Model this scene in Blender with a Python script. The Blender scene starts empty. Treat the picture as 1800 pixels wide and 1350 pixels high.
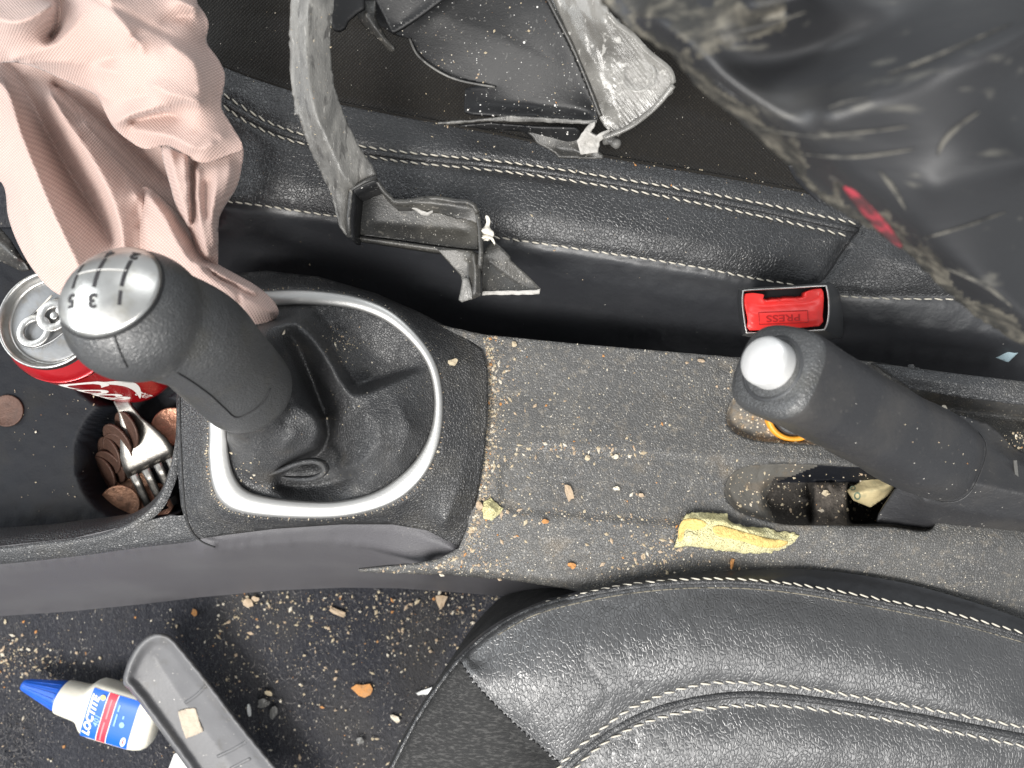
import bpy, bmesh, math, random
import numpy as np
from mathutils import Vector, Matrix

# ------------------------------------------------------------------ camera, light, exposure
sc = bpy.context.scene
COL = sc.collection
H, S = 0.45, 3000.0            # camera height above the console tray, photo pixels per metre on the tray
cam_d = bpy.data.cameras.new('camera'); cam = bpy.data.objects.new('camera', cam_d); COL.objects.link(cam)
cam.location = (0, 0, H); cam.rotation_euler = (0, 0, 0)
cam_d.sensor_width = 36; cam_d.lens = 27.0; cam_d.clip_start = 0.01; cam_d.clip_end = 50
cam_d.dof.use_dof = True; cam_d.dof.focus_distance = 0.43; cam_d.dof.aperture_fstop = 9.0
sc.camera = cam

w = bpy.data.worlds.new('World'); sc.world = w; w.use_nodes = True
bg = w.node_tree.nodes['Background']; bg.inputs[0].default_value = (0.92, 0.96, 1.0, 1); bg.inputs[1].default_value = 0.56

def area(name, loc, target, sx, sy, watts, col):
    d = bpy.data.lights.new(name, 'AREA'); d.shape = 'RECTANGLE'; d.size = sx; d.size_y = sy; d.energy = watts; d.color = col
    o = bpy.data.objects.new(name, d); COL.objects.link(o); o.location = loc
    o.rotation_euler = (Vector(target) - Vector(loc)).to_track_quat('-Z', 'Y').to_euler()
    return o
area('door_window_light', (-0.52, -0.50, 1.05), (-0.05, -0.05, 0), 0.48, 0.42, 19.0, (1.0, 0.97, 0.93))
area('windscreen_light', (-1.30, 0.15, 0.72), (0, 0, 0.02), 1.3, 0.8, 13.0, (0.93, 0.97, 1.0))
area('side_window_light', (0.22, -0.82, 1.0), (0.1, -0.05, 0), 1.1, 0.42, 13.0, (1.0, 0.98, 0.95))
area('far_window_light', (0.25, 1.25, 0.9), (0.1, 0.1, 0), 0.9, 0.4, 5.0, (0.95, 0.98, 1.0))

sc.view_settings.view_transform = 'Standard'; sc.view_settings.look = 'None'
sc.view_settings.exposure = 0.0; sc.view_settings.gamma = 1.0; sc.view_settings.use_curve_mapping = False
sc.render.engine = 'CYCLES'; sc.cycles.use_denoising = True
try: sc.cycles.denoiser = 'OPENIMAGEDENOISE'
except Exception: pass
sc.cycles.max_bounces = 6; sc.cycles.sample_clamp_indirect = 4.0

random.seed(7); RNG = np.random.default_rng(7)
PI = math.pi

# ------------------------------------------------------------------ small helpers
def P(px, py, z):
    k = (H - z) / H / S
    return np.array([(px - 900) * k, (675 - py) * k, z])
def PA(a):
    a = np.asarray(a, float); k = (H - a[:, 2]) / H / S
    return np.stack([(a[:, 0] - 900) * k, (675 - a[:, 1]) * k, a[:, 2]], 1)

def cr(pts, n=8, closed=False):
    p = np.asarray(pts, float); m = len(p); out = []
    rng = range(m if closed else m - 1)
    for i in rng:
        if closed: a, b, c, d = p[(i-1) % m], p[i], p[(i+1) % m], p[(i+2) % m]
        else: a, b, c, d = p[max(i-1, 0)], p[i], p[i+1], p[min(i+2, m-1)]
        for k in range(n):
            t = k / n
            out.append(.5*((2*b) + (c-a)*t + (2*a-5*b+4*c-d)*t*t + (3*b-a-3*c+d)*t**3))
    if not closed: out.append(p[-1])
    return np.array(out)

def dens(p, step, closed=False):
    p = np.asarray(p, float); q = np.vstack([p, p[:1]]) if closed else p
    out = []
    for a, b in zip(q[:-1], q[1:]):
        n = max(1, int(np.hypot(*(b-a)[:2]) / step))
        out.append(a + (b-a) * (np.arange(n) / n)[:, None])
    out.append(q[-1:])
    return np.vstack(out)

def rough_edge(poly, amp, step=5, seed=0):
    r = np.random.default_rng(seed); d = dens(poly, step, True)[:-1].copy()
    d[:, :2] += r.normal(0, amp, (len(d), 2)); return d

def inside(poly, X, Y):
    p = np.asarray(poly, float)[:, :2]; r = np.zeros(X.shape, bool); j = len(p) - 1
    for i in range(len(p)):
        xi, yi = p[i]; xj, yj = p[j]
        if yi != yj:
            c = ((yi > Y) != (yj > Y)) & (X < (xj-xi)*(Y-yi)/(yj-yi) + xi)
            r ^= c
        j = i
    return r

def inp(poly, x, y):
    r = False; j = len(poly)-1
    for i in range(len(poly)):
        xi, yi = poly[i]; xj, yj = poly[j]
        if (yi > y) != (yj > y) and x < (xj-xi)*(y-yi)/(yj-yi)+xi: r = not r
        j = i
    return r
def vnoise(X, Y, scale, seed=0, octv=3):
    out = np.zeros(np.shape(X)); amp = 1.0; tot = 0
    for o in range(octv):
        g = np.random.default_rng(seed*17+o).random((64, 64)) * 2 - 1
        x = X / scale * (2**o) + 100; y = Y / scale * (2**o) + 100
        xi = np.floor(x).astype(int); yi = np.floor(y).astype(int); fx = x-xi; fy = y-yi
        fx = fx*fx*(3-2*fx); fy = fy*fy*(3-2*fy)
        a = g[xi % 64, yi % 64]; b = g[(xi+1) % 64, yi % 64]; c = g[xi % 64, (yi+1) % 64]; d = g[(xi+1) % 64, (yi+1) % 64]
        out += amp*((a*(1-fx)+b*fx)*(1-fy)+(c*(1-fx)+d*fx)*fy); tot += amp; amp *= .5
    return out / tot

BASE = {}
def reg(o, base, parent):
    COL.objects.link(o)
    if parent is not None:
        o.parent = parent; BASE[o.name] = BASE[parent.name]
    else:
        o.location = base; BASE[o.name] = np.array(base, float)
def props(o, label=None, cat=None, group=None, kind=None):
    if label: o['label'] = label
    if cat: o['category'] = cat
    if group: o['group'] = group
    if kind: o['kind'] = kind
    return o
def thing(name, label, cat, base, group=None):
    o = bpy.data.objects.new(name, None); o.empty_display_size = .02; reg(o, base, None)
    return props(o, label, cat, group)
def mesh(name, V, F, m, parent=None, base=(0, 0, 0), smooth=True, solid=0, bevel=0, sub=0, uv=None, mi=None, recalc=False, **kw):
    b = BASE[parent.name] if parent is not None else np.array(base, float)
    me = bpy.data.meshes.new(name)
    me.from_pydata((np.asarray(V, float) - b).tolist(), [], [list(map(int, f)) for f in F])
    if recalc:
        bm = bmesh.new(); bm.from_mesh(me); bmesh.ops.recalc_face_normals(bm, faces=bm.faces); bm.to_mesh(me); bm.free()
    for x in (m if isinstance(m, (list, tuple)) else [m]): me.materials.append(x)
    if mi is not None: me.polygons.foreach_set('material_index', np.asarray(mi, np.int32))
    me.polygons.foreach_set('use_smooth', [smooth] * len(me.polygons))
    if uv is not None:
        l = me.uv_layers.new(name='UVMap'); idx = np.zeros(len(me.loops), int); me.loops.foreach_get('vertex_index', idx)
        l.data.foreach_set('uv', np.asarray(uv, float)[idx].ravel())
    me.update()
    o = bpy.data.objects.new(name, me); reg(o, b, parent)
    if solid:
        s = o.modifiers.new('thickness', 'SOLIDIFY'); s.thickness = solid; s.offset = -1
    if bevel:
        s = o.modifiers.new('bevel', 'BEVEL'); s.width = bevel; s.segments = 2; s.limit_method = 'ANGLE'; s.angle_limit = .6
    if sub:
        s = o.modifiers.new('sub', 'SUBSURF'); s.levels = sub; s.render_levels = sub
    return props(o, **kw)

class Field:
    """height field solved from traced seams, ridges and valleys (a stretched membrane with an optional load)"""
    def __init__(s, poly, cons, step=5, load=0.0, smooth=2, edge=True, extra=None, iters=60):
        s.poly = np.asarray(poly, float); s.step = step
        x0, y0 = s.poly[:, :2].min(0) - 2*step; x1, y1 = s.poly[:, :2].max(0) + 2*step
        cs = [np.asarray(c, float) for c in cons]
        if edge: cs.append(np.vstack([s.poly, s.poly[:1]]))
        z = None
        for lv in (8, 4, 2, 1):
            h = step*lv; nx = int((x1-x0)/h)+2; ny = int((y1-y0)/h)+2
            sm = np.zeros((nx, ny)); ct = np.zeros((nx, ny))
            for c in cs:
                d = dens(c, h*.5) if len(c) > 1 else c
                i = np.clip(np.rint((d[:, 0]-x0)/h).astype(int), 0, nx-1); j = np.clip(np.rint((d[:, 1]-y0)/h).astype(int), 0, ny-1)
                np.add.at(sm, (i, j), d[:, 2]); np.add.at(ct, (i, j), 1)
            fx = ct > 0; cz = np.where(fx, sm/np.maximum(ct, 1), 0)
            if z is None: z = np.full((nx, ny), cz[fx].mean())
            else:
                gx = np.clip(np.arange(nx)*h/ph, 0, z.shape[0]-1.001); gy = np.clip(np.arange(ny)*h/ph, 0, z.shape[1]-1.001)
                z = s._bil(z, gx[:, None]+0*gy[None], gy[None]+0*gx[:, None])
            for _ in range(400 if lv == 8 else iters*2 if lv > 1 else iters):
                p = np.pad(z, 1, mode='edge')
                z = .25*(p[2:, 1:-1]+p[:-2, 1:-1]+p[1:-1, 2:]+p[1:-1, :-2]) + load*h*h/4
                z[fx] = cz[fx]
            ph = h
        for _ in range(smooth):
            p = np.pad(z, 1, mode='edge'); z = .4*z+.15*(p[2:, 1:-1]+p[:-2, 1:-1]+p[1:-1, 2:]+p[1:-1, :-2])
        s.x0, s.y0, s.nx, s.ny = x0, y0, nx, ny
        X, Y = np.meshgrid(x0+np.arange(nx)*step, y0+np.arange(ny)*step, indexing='ij')
        if extra is not None: z = z + extra(X, Y)
        s.Z, s.X, s.Y = z, X, Y
    @staticmethod
    def _bil(z, gx, gy):
        i = np.floor(gx).astype(int); j = np.floor(gy).astype(int); a = gx-i; b = gy-j
        return (z[i, j]*(1-a)+z[i+1, j]*a)*(1-b)+(z[i, j+1]*(1-a)+z[i+1, j+1]*a)*b
    def z(s, x, y):
        x = np.asarray(x, float); y = np.asarray(y, float)
        return s._bil(s.Z, np.clip((x-s.x0)/s.step, 0, s.nx-1.001), np.clip((y-s.y0)/s.step, 0, s.ny-1.001))
    def build(s, name, m, parent=None, base=(0, 0, 0), holes=(), ortho=False, uvwarp=None, matfn=None, **kw):
        def snapto(poly, pts):
            q = np.vstack([poly[:, :2], poly[:1, :2]]); a = q[:-1]; d = q[1:]-a; L = (d*d).sum(1)+1e-12
            t = np.clip(((pts[:, None]-a)*d).sum(2)/L, 0, 1); c = a+d*t[:, :, None]
            k = ((pts[:, None]-c)**2).sum(2).argmin(1); return c[np.arange(len(pts)), k]
        cx, cy = s.X[:-1, :-1]+s.step/2, s.Y[:-1, :-1]+s.step/2
        q = inside(s.poly, cx, cy); qo = q.copy()
        for h in holes: q &= ~inside(h, cx, cy)
        pad = np.pad(q, 1); n4 = pad[:-1, :-1].astype(int)+pad[1:, :-1]+pad[:-1, 1:]+pad[1:, 1:]
        pado = np.pad(qo, 1); n4o = pado[:-1, :-1].astype(int)+pado[1:, :-1]+pado[:-1, 1:]+pado[1:, 1:]
        used = n4 > 0; idx = -np.ones((s.nx, s.ny), int); idx[used] = np.arange(used.sum())
        x = s.X.copy(); y = s.Y.copy()
        bo = used & (n4o < 4)
        if bo.any():
            c = snapto(s.poly, np.stack([x[bo], y[bo]], 1)); x[bo] = c[:, 0]; y[bo] = c[:, 1]
        bh = used & (n4 < 4) & ~bo
        if bh.any() and holes:
            allp = np.stack([x[bh], y[bh]], 1); best = None
            for h in holes:
                c = snapto(np.asarray(h, float), allp); d = ((c-allp)**2).sum(1)
                if best is None: best, bd = c, d
                else: k = d < bd; best[k] = c[k]; bd = np.minimum(bd, d)
            x[bh] = best[:, 0]; y[bh] = best[:, 1]
        z = s.z(x, y); A = np.stack([x[used], y[used], z[used]], 1)
        if ortho: V = np.stack([(A[:, 0]-900)/S, (675-A[:, 1])/S, A[:, 2]], 1)
        else: V = PA(A)
        i, j = np.nonzero(q)
        F = np.stack([idx[i, j], idx[i, j+1], idx[i+1, j+1], idx[i+1, j]], 1)
        uv = A[:, :2]/1000
        if uvwarp: uv = uv + np.stack([A[:, 2]*uvwarp[0], A[:, 2]*uvwarp[1]], 1)
        mi = matfn(s.X[i, j]+s.step/2, s.Y[i, j]+s.step/2) if matfn else None
        return mesh(name, V, F, m, parent, base, uv=uv, mi=mi, **kw)

def loft(rings, cap0=True, cap1=True, closed=True):
    n = len(rings[0]); V = np.vstack(rings); F = []
    for k in range(len(rings)-1):
        for i in range(n if closed else n-1):
            j = (i+1) % n; F.append((k*n+i, k*n+j, (k+1)*n+j, (k+1)*n+i))
    if closed and cap0: F.append(tuple(range(n))[::-1])
    if closed and cap1: F.append(tuple(range((len(rings)-1)*n, len(rings)*n)))
    return V, F
def frame(t, up=(0, 0, 1)):
    t = np.array(t, float); t /= np.linalg.norm(t); u = np.array(up, float)
    if abs(t@u) > .98: u = np.array([1.0, 0, 0])
    a = np.cross(u, t); a /= np.linalg.norm(a); b = np.cross(t, a); return a, b, t
def sweep(path, sec, scale=None, up=(0, 0, 1), caps=True, closed=False):
    """sec: (k,2) cross-section carried along a 3D path"""
    p = np.asarray(path, float); rings = []; m = len(p)
    for i in range(m):
        t = (p[(i+1) % m]-p[(i-1) % m]) if closed else p[min(i+1, m-1)]-p[max(i-1, 0)]
        a, b, _ = frame(t, up); k = 1 if scale is None else scale[i]
        rings.append(p[i] + k*(sec[:, :1]*a + sec[:, 1:]*b))
    if closed: rings.append(rings[0])
    return loft(rings, caps and not closed, caps and not closed)
def circ(n, r=1.0, r2=None):
    a = np.arange(n)*2*PI/n; return np.stack([r*np.cos(a), (r2 or r)*np.sin(a)], 1)
def sup(n, a, b, e=4.0):
    t = np.arange(n)*2*PI/n; c, s_ = np.cos(t), np.sin(t)
    return np.stack([a*np.sign(c)*abs(c)**(2/e), b*np.sign(s_)*abs(s_)**(2/e)], 1)
def revolve(prof, n, o, axis, up=(0, 1, 0), cap0=False, cap1=False):
    a, b, t = frame(axis, up); o = np.array(o, float); c = circ(n); rings = []
    for r, h in prof: rings.append(o + t*h + r*(c[:, :1]*a + c[:, 1:]*b))
    return loft(rings, cap0, cap1)
def join(*vf):
    V = []; F = []; n = 0
    for v, f in vf:
        V.append(np.asarray(v)); F += [tuple(int(k)+n for k in q) for q in f]; n += len(v)
    return np.vstack(V), F
def box(c, sx, sy, sz, R=None):
    v = np.array([[x, y, z] for x in (-.5, .5) for y in (-.5, .5) for z in (-.5, .5)])*[sx, sy, sz]
    if R is not None: v = v @ np.array(R).T
    return v+np.array(c), [(0, 1, 3, 2), (4, 6, 7, 5), (0, 4, 5, 1), (2, 3, 7, 6), (0, 2, 6, 4), (1, 5, 7, 3)]

def text2d(s, size, shear=0.0, bold=0.0):
    c = bpy.data.curves.new('t', 'FONT'); c.body = s; c.size = size; c.align_x = 'CENTER'; c.align_y = 'CENTER'; c.shear = shear; c.offset = bold
    c.resolution_u = 3
    o = bpy.data.objects.new('t', c); COL.objects.link(o); bpy.context.view_layer.update()
    e = o.evaluated_get(bpy.context.evaluated_depsgraph_get()); me = e.to_mesh()
    V = np.array([v.co[:] for v in me.vertices]); F = [tuple(p.vertices) for p in me.polygons]
    e.to_mesh_clear(); bpy.data.objects.remove(o); bpy.data.curves.remove(c)
    return V, F

# ------------------------------------------------------------------ materials
def mat(name, col, rough=.5, metal=0., spec=.5, bumps=(), mixes=(), specks=(), scale=(1, 1, 1), rvar=None, sss=0, trans=0, alpha=1, coat=0, sheen=0, weave=None, uvw=False, rot=0.0):
    m = bpy.data.materials.new(name); m.use_nodes = True; nt = m.node_tree; N = nt.nodes; L = nt.links
    b = N['Principled BSDF']
    b.inputs['Roughness'].default_value = rough; b.inputs['Metallic'].default_value = metal
    b.inputs['Specular IOR Level'].default_value = spec; b.inputs['Base Color'].default_value = (*col, 1)
    b.inputs['Coat Weight'].default_value = coat; b.inputs['Coat Roughness'].default_value = .15
    b.inputs['Sheen Weight'].default_value = sheen; b.inputs['Sheen Roughness'].default_value = .5
    b.inputs['Transmission Weight'].default_value = trans; b.inputs['Alpha'].default_value = alpha
    if sss:
        b.inputs['Subsurface Weight'].default_value = sss; b.inputs['Subsurface Radius'].default_value = (.004, .0025, .002); b.inputs['Subsurface Scale'].default_value = 1
    tc = N.new('ShaderNodeTexCoord'); mp = N.new('ShaderNodeMapping'); mp.inputs['Scale'].default_value = scale; mp.inputs['Rotation'].default_value = (0, 0, rot)
    L.new(tc.outputs['UV' if uvw else 'Object'], mp.inputs[0]); co = mp.outputs[0]
    def tex(kind, sc_, det=3.0, distort=0.0, rgh=.55):
        if kind == 'noise':
            t = N.new('ShaderNodeTexNoise'); t.inputs['Scale'].default_value = sc_; t.inputs['Detail'].default_value = det
            t.inputs['Distortion'].default_value = distort; t.inputs['Roughness'].default_value = rgh; L.new(co, t.inputs['Vector']); return t.outputs[0]
        t = N.new('ShaderNodeTexVoronoi'); t.inputs['Scale'].default_value = sc_
        if kind == 'edge': t.feature = 'DISTANCE_TO_EDGE'
        if kind == 'smooth': t.feature = 'SMOOTH_F1'; t.inputs['Smoothness'].default_value = .6
        # wobble the cells so the grain does not look regular
        n = N.new('ShaderNodeTexNoise'); n.inputs['Scale'].default_value = sc_*.35; n.inputs['Detail'].default_value = 2; L.new(co, n.inputs['Vector'])
        a = N.new('ShaderNodeVectorMath'); a.operation = 'SCALE'; a.inputs['Scale'].default_value = 1.6/sc_; L.new(n.outputs['Color'], a.inputs[0])
        a2 = N.new('ShaderNodeVectorMath'); a2.operation = 'ADD'; L.new(co, a2.inputs[0]); L.new(a.outputs[0], a2.inputs[1]); L.new(a2.outputs[0], t.inputs['Vector'])
        return t.outputs['Distance']
    def ramp(sock, lo, hi):
        r = N.new('ShaderNodeMapRange'); r.inputs[1].default_value = lo; r.inputs[2].default_value = hi; r.interpolation_type = 'SMOOTHSTEP'
        L.new(sock, r.inputs[0]); return r.outputs[0]
    def mixc(fac, a, c2):
        x = N.new('ShaderNodeMix'); x.data_type = 'RGBA'; L.new(fac, x.inputs[0])
        if isinstance(a, tuple): x.inputs[6].default_value = (*a, 1)
        else: L.new(a, x.inputs[6])
        x.inputs[7].default_value = (*c2, 1); return x.outputs[2]
    cs = col; changed = False
    for (kind, sc_, lo, hi, c2, amt, *rest) in mixes:
        f = ramp(tex(kind, sc_, rest[0] if rest else 4.0, rest[1] if len(rest) > 1 else 0.0), lo, hi)
        mm = N.new('ShaderNodeMath'); mm.operation = 'MULTIPLY'; mm.inputs[1].default_value = amt; L.new(f, mm.inputs[0])
        cs = mixc(mm.outputs[0], cs, c2); changed = True
    for (sc_, rad, dens_, c2) in specks:
        t = N.new('ShaderNodeTexVoronoi'); t.inputs['Scale'].default_value = sc_; L.new(co, t.inputs['Vector'])
        lt = N.new('ShaderNodeMath'); lt.operation = 'LESS_THAN'; lt.inputs[1].default_value = rad; L.new(t.outputs['Distance'], lt.inputs[0])
        sp = N.new('ShaderNodeSeparateColor'); L.new(t.outputs['Color'], sp.inputs[0])
        nz = ramp(tex('noise', sc_*.04, 3), .35, .7)
        ad = N.new('ShaderNodeMath'); ad.operation = 'MULTIPLY'; ad.inputs[1].default_value = dens_*2; L.new(nz, ad.inputs[0])
        g = N.new('ShaderNodeMath'); g.operation = 'LESS_THAN'; L.new(sp.outputs[0], g.inputs[0]); L.new(ad.outputs[0], g.inputs[1])
        mm = N.new('ShaderNodeMath'); mm.operation = 'MULTIPLY'; L.new(lt.outputs[0], mm.inputs[0]); L.new(g.outputs[0], mm.inputs[1])
        cs = mixc(mm.outputs[0], cs, c2); changed = True
    nrm = None
    def bump(sock, dist, strength=1.0):
        nonlocal nrm
        x = N.new('ShaderNodeBump'); x.inputs['Distance'].default_value = dist; x.inputs['Strength'].default_value = strength
        L.new(sock, x.inputs['Height'])
        if nrm is not None: L.new(nrm, x.inputs['Normal'])
        nrm = x.outputs[0]
    for (kind, sc_, dist, *rest) in bumps:
        s_ = tex(kind, sc_, rest[0] if rest else 3.0, rest[1] if len(rest) > 1 else 0.0)
        if kind == 'edge': s_ = ramp(s_, 0.0, .22)
        bump(s_, dist)
    if weave:
        per, dist, dark = weave
        sx = N.new('ShaderNodeSeparateXYZ'); uvn = N.new('ShaderNodeUVMap'); L.new(uvn.outputs[0], sx.inputs[0])
        def wv(sock):
            a = N.new('ShaderNodeMath'); a.operation = 'MULTIPLY'; a.inputs[1].default_value = 2*PI*1000/per; L.new(sock, a.inputs[0])
            s2 = N.new('ShaderNodeMath'); s2.operation = 'SINE'; L.new(a.outputs[0], s2.inputs[0]); return s2.outputs[0]
        a, c = wv(sx.outputs[0]), wv(sx.outputs[1])
        mu = N.new('ShaderNodeMath'); mu.operation = 'MULTIPLY'; L.new(a, mu.inputs[0]); L.new(c, mu.inputs[1])
        f = ramp(mu.outputs[0], -.6, .8)
        if dark:
            inv = N.new('ShaderNodeMath'); inv.operation = 'SUBTRACT'; inv.inputs[0].default_value = 1; L.new(f, inv.inputs[1])
            cs = mixc(inv.outputs[0], cs, dark); changed = True
        bump(f, dist)
    if changed: L.new(cs, b.inputs['Base Color'])
    if rvar:
        sc_, lo, hi = rvar; r = N.new('ShaderNodeMapRange'); r.inputs[1].default_value = .3; r.inputs[2].default_value = .7; r.inputs[3].default_value = lo; r.inputs[4].default_value = hi
        L.new(tex('noise', sc_, 5), r.inputs[0]); L.new(r.outputs[0], b.inputs['Roughness'])
    if nrm is not None: L.new(nrm, b.inputs['Normal'])
    return m

DUST = (.24, .20, .15)
M = {}
M['leather'] = mat('black leather', (.022, .0225, .024), .38, spec=.85, bumps=(('edge', 520, .00018), ('noise', 70, .0006, 2), ('noise', 1500, .00006, 2)), rvar=(40, .32, .46), specks=((500, .16, .02, (.5, .47, .42)),))
M['leather_worn'] = mat('worn grained leather', (.052, .0525, .054), .35, spec=1.0, scale=(1.2, .72, 1), bumps=(('edge', 430, .00017), ('noise', 50, .0007, 2), ('noise', 260, .0002, 3)), rvar=(30, .28, .40), specks=((420, .10, .015, (.4, .38, .34)),))
M['leather_side'] = mat('smooth side leather', (.022, .023, .026), .42, spec=.8, bumps=(('noise', 60, .0008, 3), ('noise', 700, .00006, 2)), rvar=(25, .32, .48), specks=((420, .13, .02, (.4, .38, .34)),))
M['seat_cloth'] = mat('brown black knit seat cloth', (.019, .017, .0148), .9, spec=.12, sheen=.15, weave=(6.5, .00025, (.014, .0127, .011)), bumps=(('noise', 1100, .0006, 2), ('noise', 250, .0006, 3)), scale=(1, .35, 1), mixes=(('noise', 900, .5, .75, (.05, .044, .035), .7),), specks=((600, .16, .05, (.5, .46, .4)),))
M['seat_fabric'] = mat('grey charcoal seat fabric', (.030, .030, .030), .9, spec=.2, bumps=(('noise', 1500, .0006, 2),), scale=(.3, 1, 1), mixes=(('noise', 800, .45, .7, (.09, .088, .085), .7), ('noise', 60, .45, .7, (.015, .015, .015), .6)))
M['thread'] = mat('cream stitching thread', (.56, .52, .44), .75, bumps=(('noise', 2500, .0002),))
M['tray'] = mat('grained dusty console plastic', (.056, .055, .053), .40, spec=.85, bumps=(('edge', 620, .00020), ('noise', 40, .0004)),
    mixes=(('noise', 22, .42, .75, (.085, .082, .075), .8, 6), ('noise', 260, .52, .72, (.19, .165, .13), .5, 6), ('noise', 34, .58, .75, (.13, .105, .074), .7, 5)),
    specks=((1100, .28, .12, (.45, .42, .36)), (520, .20, .07, (.55, .49, .38))), rvar=(60, .38, .56))
M['grain'] = mat('grained console plastic', (.034, .035, .037), .40, spec=.85, bumps=(('edge', 560, .00026), ('noise', 50, .0004)), mixes=(('noise', 30, .5, .75, (.05, .047, .042), .7, 5),), specks=((900, .22, .03, (.4, .37, .31)),))
M['surround'] = mat('fine black surround plastic', (.019, .0193, .0205), .40, spec=.95, bumps=(('edge', 600, .00026), ('noise', 900, .0001)), mixes=(('noise', 26, .48, .75, (.045, .042, .037), .8, 6),), specks=((1300, .26, .10, (.30, .28, .24)), (650, .18, .03, (.45, .40, .32))), rvar=(60, .38, .55))
M['side'] = mat('smooth purple grey side plastic', (.090, .087, .094), .52, bumps=(('noise', 900, .0002), ('edge', 900, .00008)), mixes=(('noise', 14, .4, .7, (.110, .108, .113), .7),), specks=((600, .14, .04, (.3, .28, .25)),))
M['pit'] = mat('shade-darkened tray plastic', (.007, .008, .011), .6, spec=.2, bumps=(('noise', 700, .0002),), mixes=(('noise', 30, .52, .75, (.014, .0135, .013), .7),), specks=((330, .13, .05, (.35, .33, .30)),))  # base colour darkened to stand in for the dashboard's shade over the tray
M['carpet'] = mat('dark footwell carpet', (.028, .029, .036), .95, spec=.15, sheen=.1, bumps=(('noise', 900, .0022, 3), ('noise', 160, .002, 3)), scale=(1, .5, 1),
    mixes=(('noise', 600, .5, .78, (.09, .088, .095), .8, 3), ('noise', 12, .45, .7, (.052, .050, .050), .8)), specks=((300, .16, .10, (.42, .38, .32)), (700, .22, .12, (.3, .28, .25))))
M['gaiter'] = mat('soft black gaiter leatherette', (.019, .0195, .021), .40, spec=.85, bumps=(('edge', 700, .00020), ('noise', 120, .0004)), mixes=(('noise', 45, .55, .78, (.05, .043, .033), .55, 5),), specks=((900, .2, .02, (.45, .38, .25)),), rvar=(50, .4, .56))
M['rubber'] = mat('worn knob rubber leather', (.046, .047, .048), .38, spec=.9, bumps=(('noise', 900, .00012, 3), ('edge', 650, .00010), ('noise', 150, .0005)), mixes=(('noise', 60, .5, .75, (.05, .047, .038), .6),), rvar=(50, .30, .46))
M['sleeve'] = mat('matt black sleeve', (.021, .021, .023), .44, spec=.7, bumps=(('noise', 600, .00025, 3), ('noise', 70, .0008)), mixes=(('noise', 28, .42, .75, (.050, .046, .042), .75, 6), ('noise', 400, .62, .75, (.12, .11, .10), .4)), specks=((420, .15, .08, (.5, .47, .42)),))
M['silver'] = mat('satin silver trim', (.56, .555, .54), .42, metal=.85, bumps=(('noise', 700, .00006),), mixes=(('noise', 60, .6, .8, (.45, .42, .36), .4),))
M['chrome'] = mat('brushed metal cap', (.70, .69, .66), .34, metal=1, bumps=(('noise', 500, .00004),), mixes=(('noise', 120, .5, .75, (.42, .38, .28), .5, 5),), rvar=(90, .26, .42))
M['satin'] = mat('satin pale metal', (.86, .86, .85), .38, metal=.55, bumps=(('noise', 500, .00004),))
M['alu'] = mat('drink can aluminium', (.48, .47, .45), .30, metal=1, bumps=(('noise', 300, .00015),), mixes=(('noise', 130, .5, .7, (.30, .26, .20), .5),))
M['lid'] = mat('grey lid panel', (.24, .245, .25), .42, metal=.7, bumps=(('noise', 200, .0002),), mixes=(('noise', 140, .5, .7, (.20, .18, .15), .5),))
M['red_can'] = mat('red can paint', (.44, .008, .014), .26, metal=.35, coat=.5, bumps=(('noise', 60, .0008),))
M['white_ink'] = mat('white print', (.80, .78, .74), .5)
M['dark_ink'] = mat('dark engraved paint', (.03, .028, .03), .5)
M['copper'] = mat('old copper coin', (.34, .185, .115), .5, metal=.5, bumps=(('noise', 420, .0006, 3),), mixes=(('noise', 260, .45, .7, (.13, .07, .045), .8),))
M['copper_shaded'] = mat('shade-darkened copper coin', (.085, .045, .032), .55, metal=.4, bumps=(('noise', 420, .0006, 3),), mixes=(('noise', 260, .45, .7, (.07, .04, .03), .8),))  # darker copy of the copper, shade of the cup well put into its colour
M['copper_new'] = mat('bright copper coin', (.42, .21, .14), .42, metal=.7, bumps=(('noise', 420, .0006, 3),), mixes=(('noise', 260, .5, .7, (.30, .15, .09), .7),))
M['steel'] = mat('fork steel', (.20, .19, .175), .50, metal=1, bumps=(('noise', 200, .0003),), mixes=(('noise', 300, .6, .72, (.25, .20, .14), .5),), rvar=(120, .34, .5))
M['pink'] = mat('pink airbag nylon', (.60, .45, .40), .62, spec=.3, sheen=.2, sss=.0, weave=(5.8, .00022, (.45, .315, .275)), mixes=(('noise', 90, .60, .78, (.66, .40, .28), .35, 5),), bumps=(('noise', 55, .0012, 3),))
M['torn'] = mat('scuffed grey plastic', (.085, .083, .078), .36, spec=.6, scale=(2.4, .6, 1), bumps=(('noise', 260, .0002, 4), ('noise', 900, .00025)), mixes=(('noise', 40, .35, .7, (.20, .194, .18), .85, 8, .8), ('noise', 90, .56, .64, (.035, .033, .031), .7, 8, .5), ('noise', 300, .63, .69, (.36, .345, .32), .55, 6), ('noise', 1000, .62, .72, (.24, .23, .21), .35)), rvar=(200, .24, .55))
M['torn_dark'] = mat('dusty black plastic', (.026, .0255, .024), .40, spec=.6, bumps=(('noise', 300, .0002, 4), ('noise', 1200, .0001)), mixes=(('noise', 32, .42, .75, (.085, .080, .069), .85, 9, .5), ('noise', 300, .60, .68, (.20, .185, .16), .5, 8), ('noise', 1200, .60, .70, (.24, .22, .2), .5)), specks=((520, .16, .07, (.5, .48, .43)), (900, .22, .08, (.45, .43, .38))))
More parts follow.
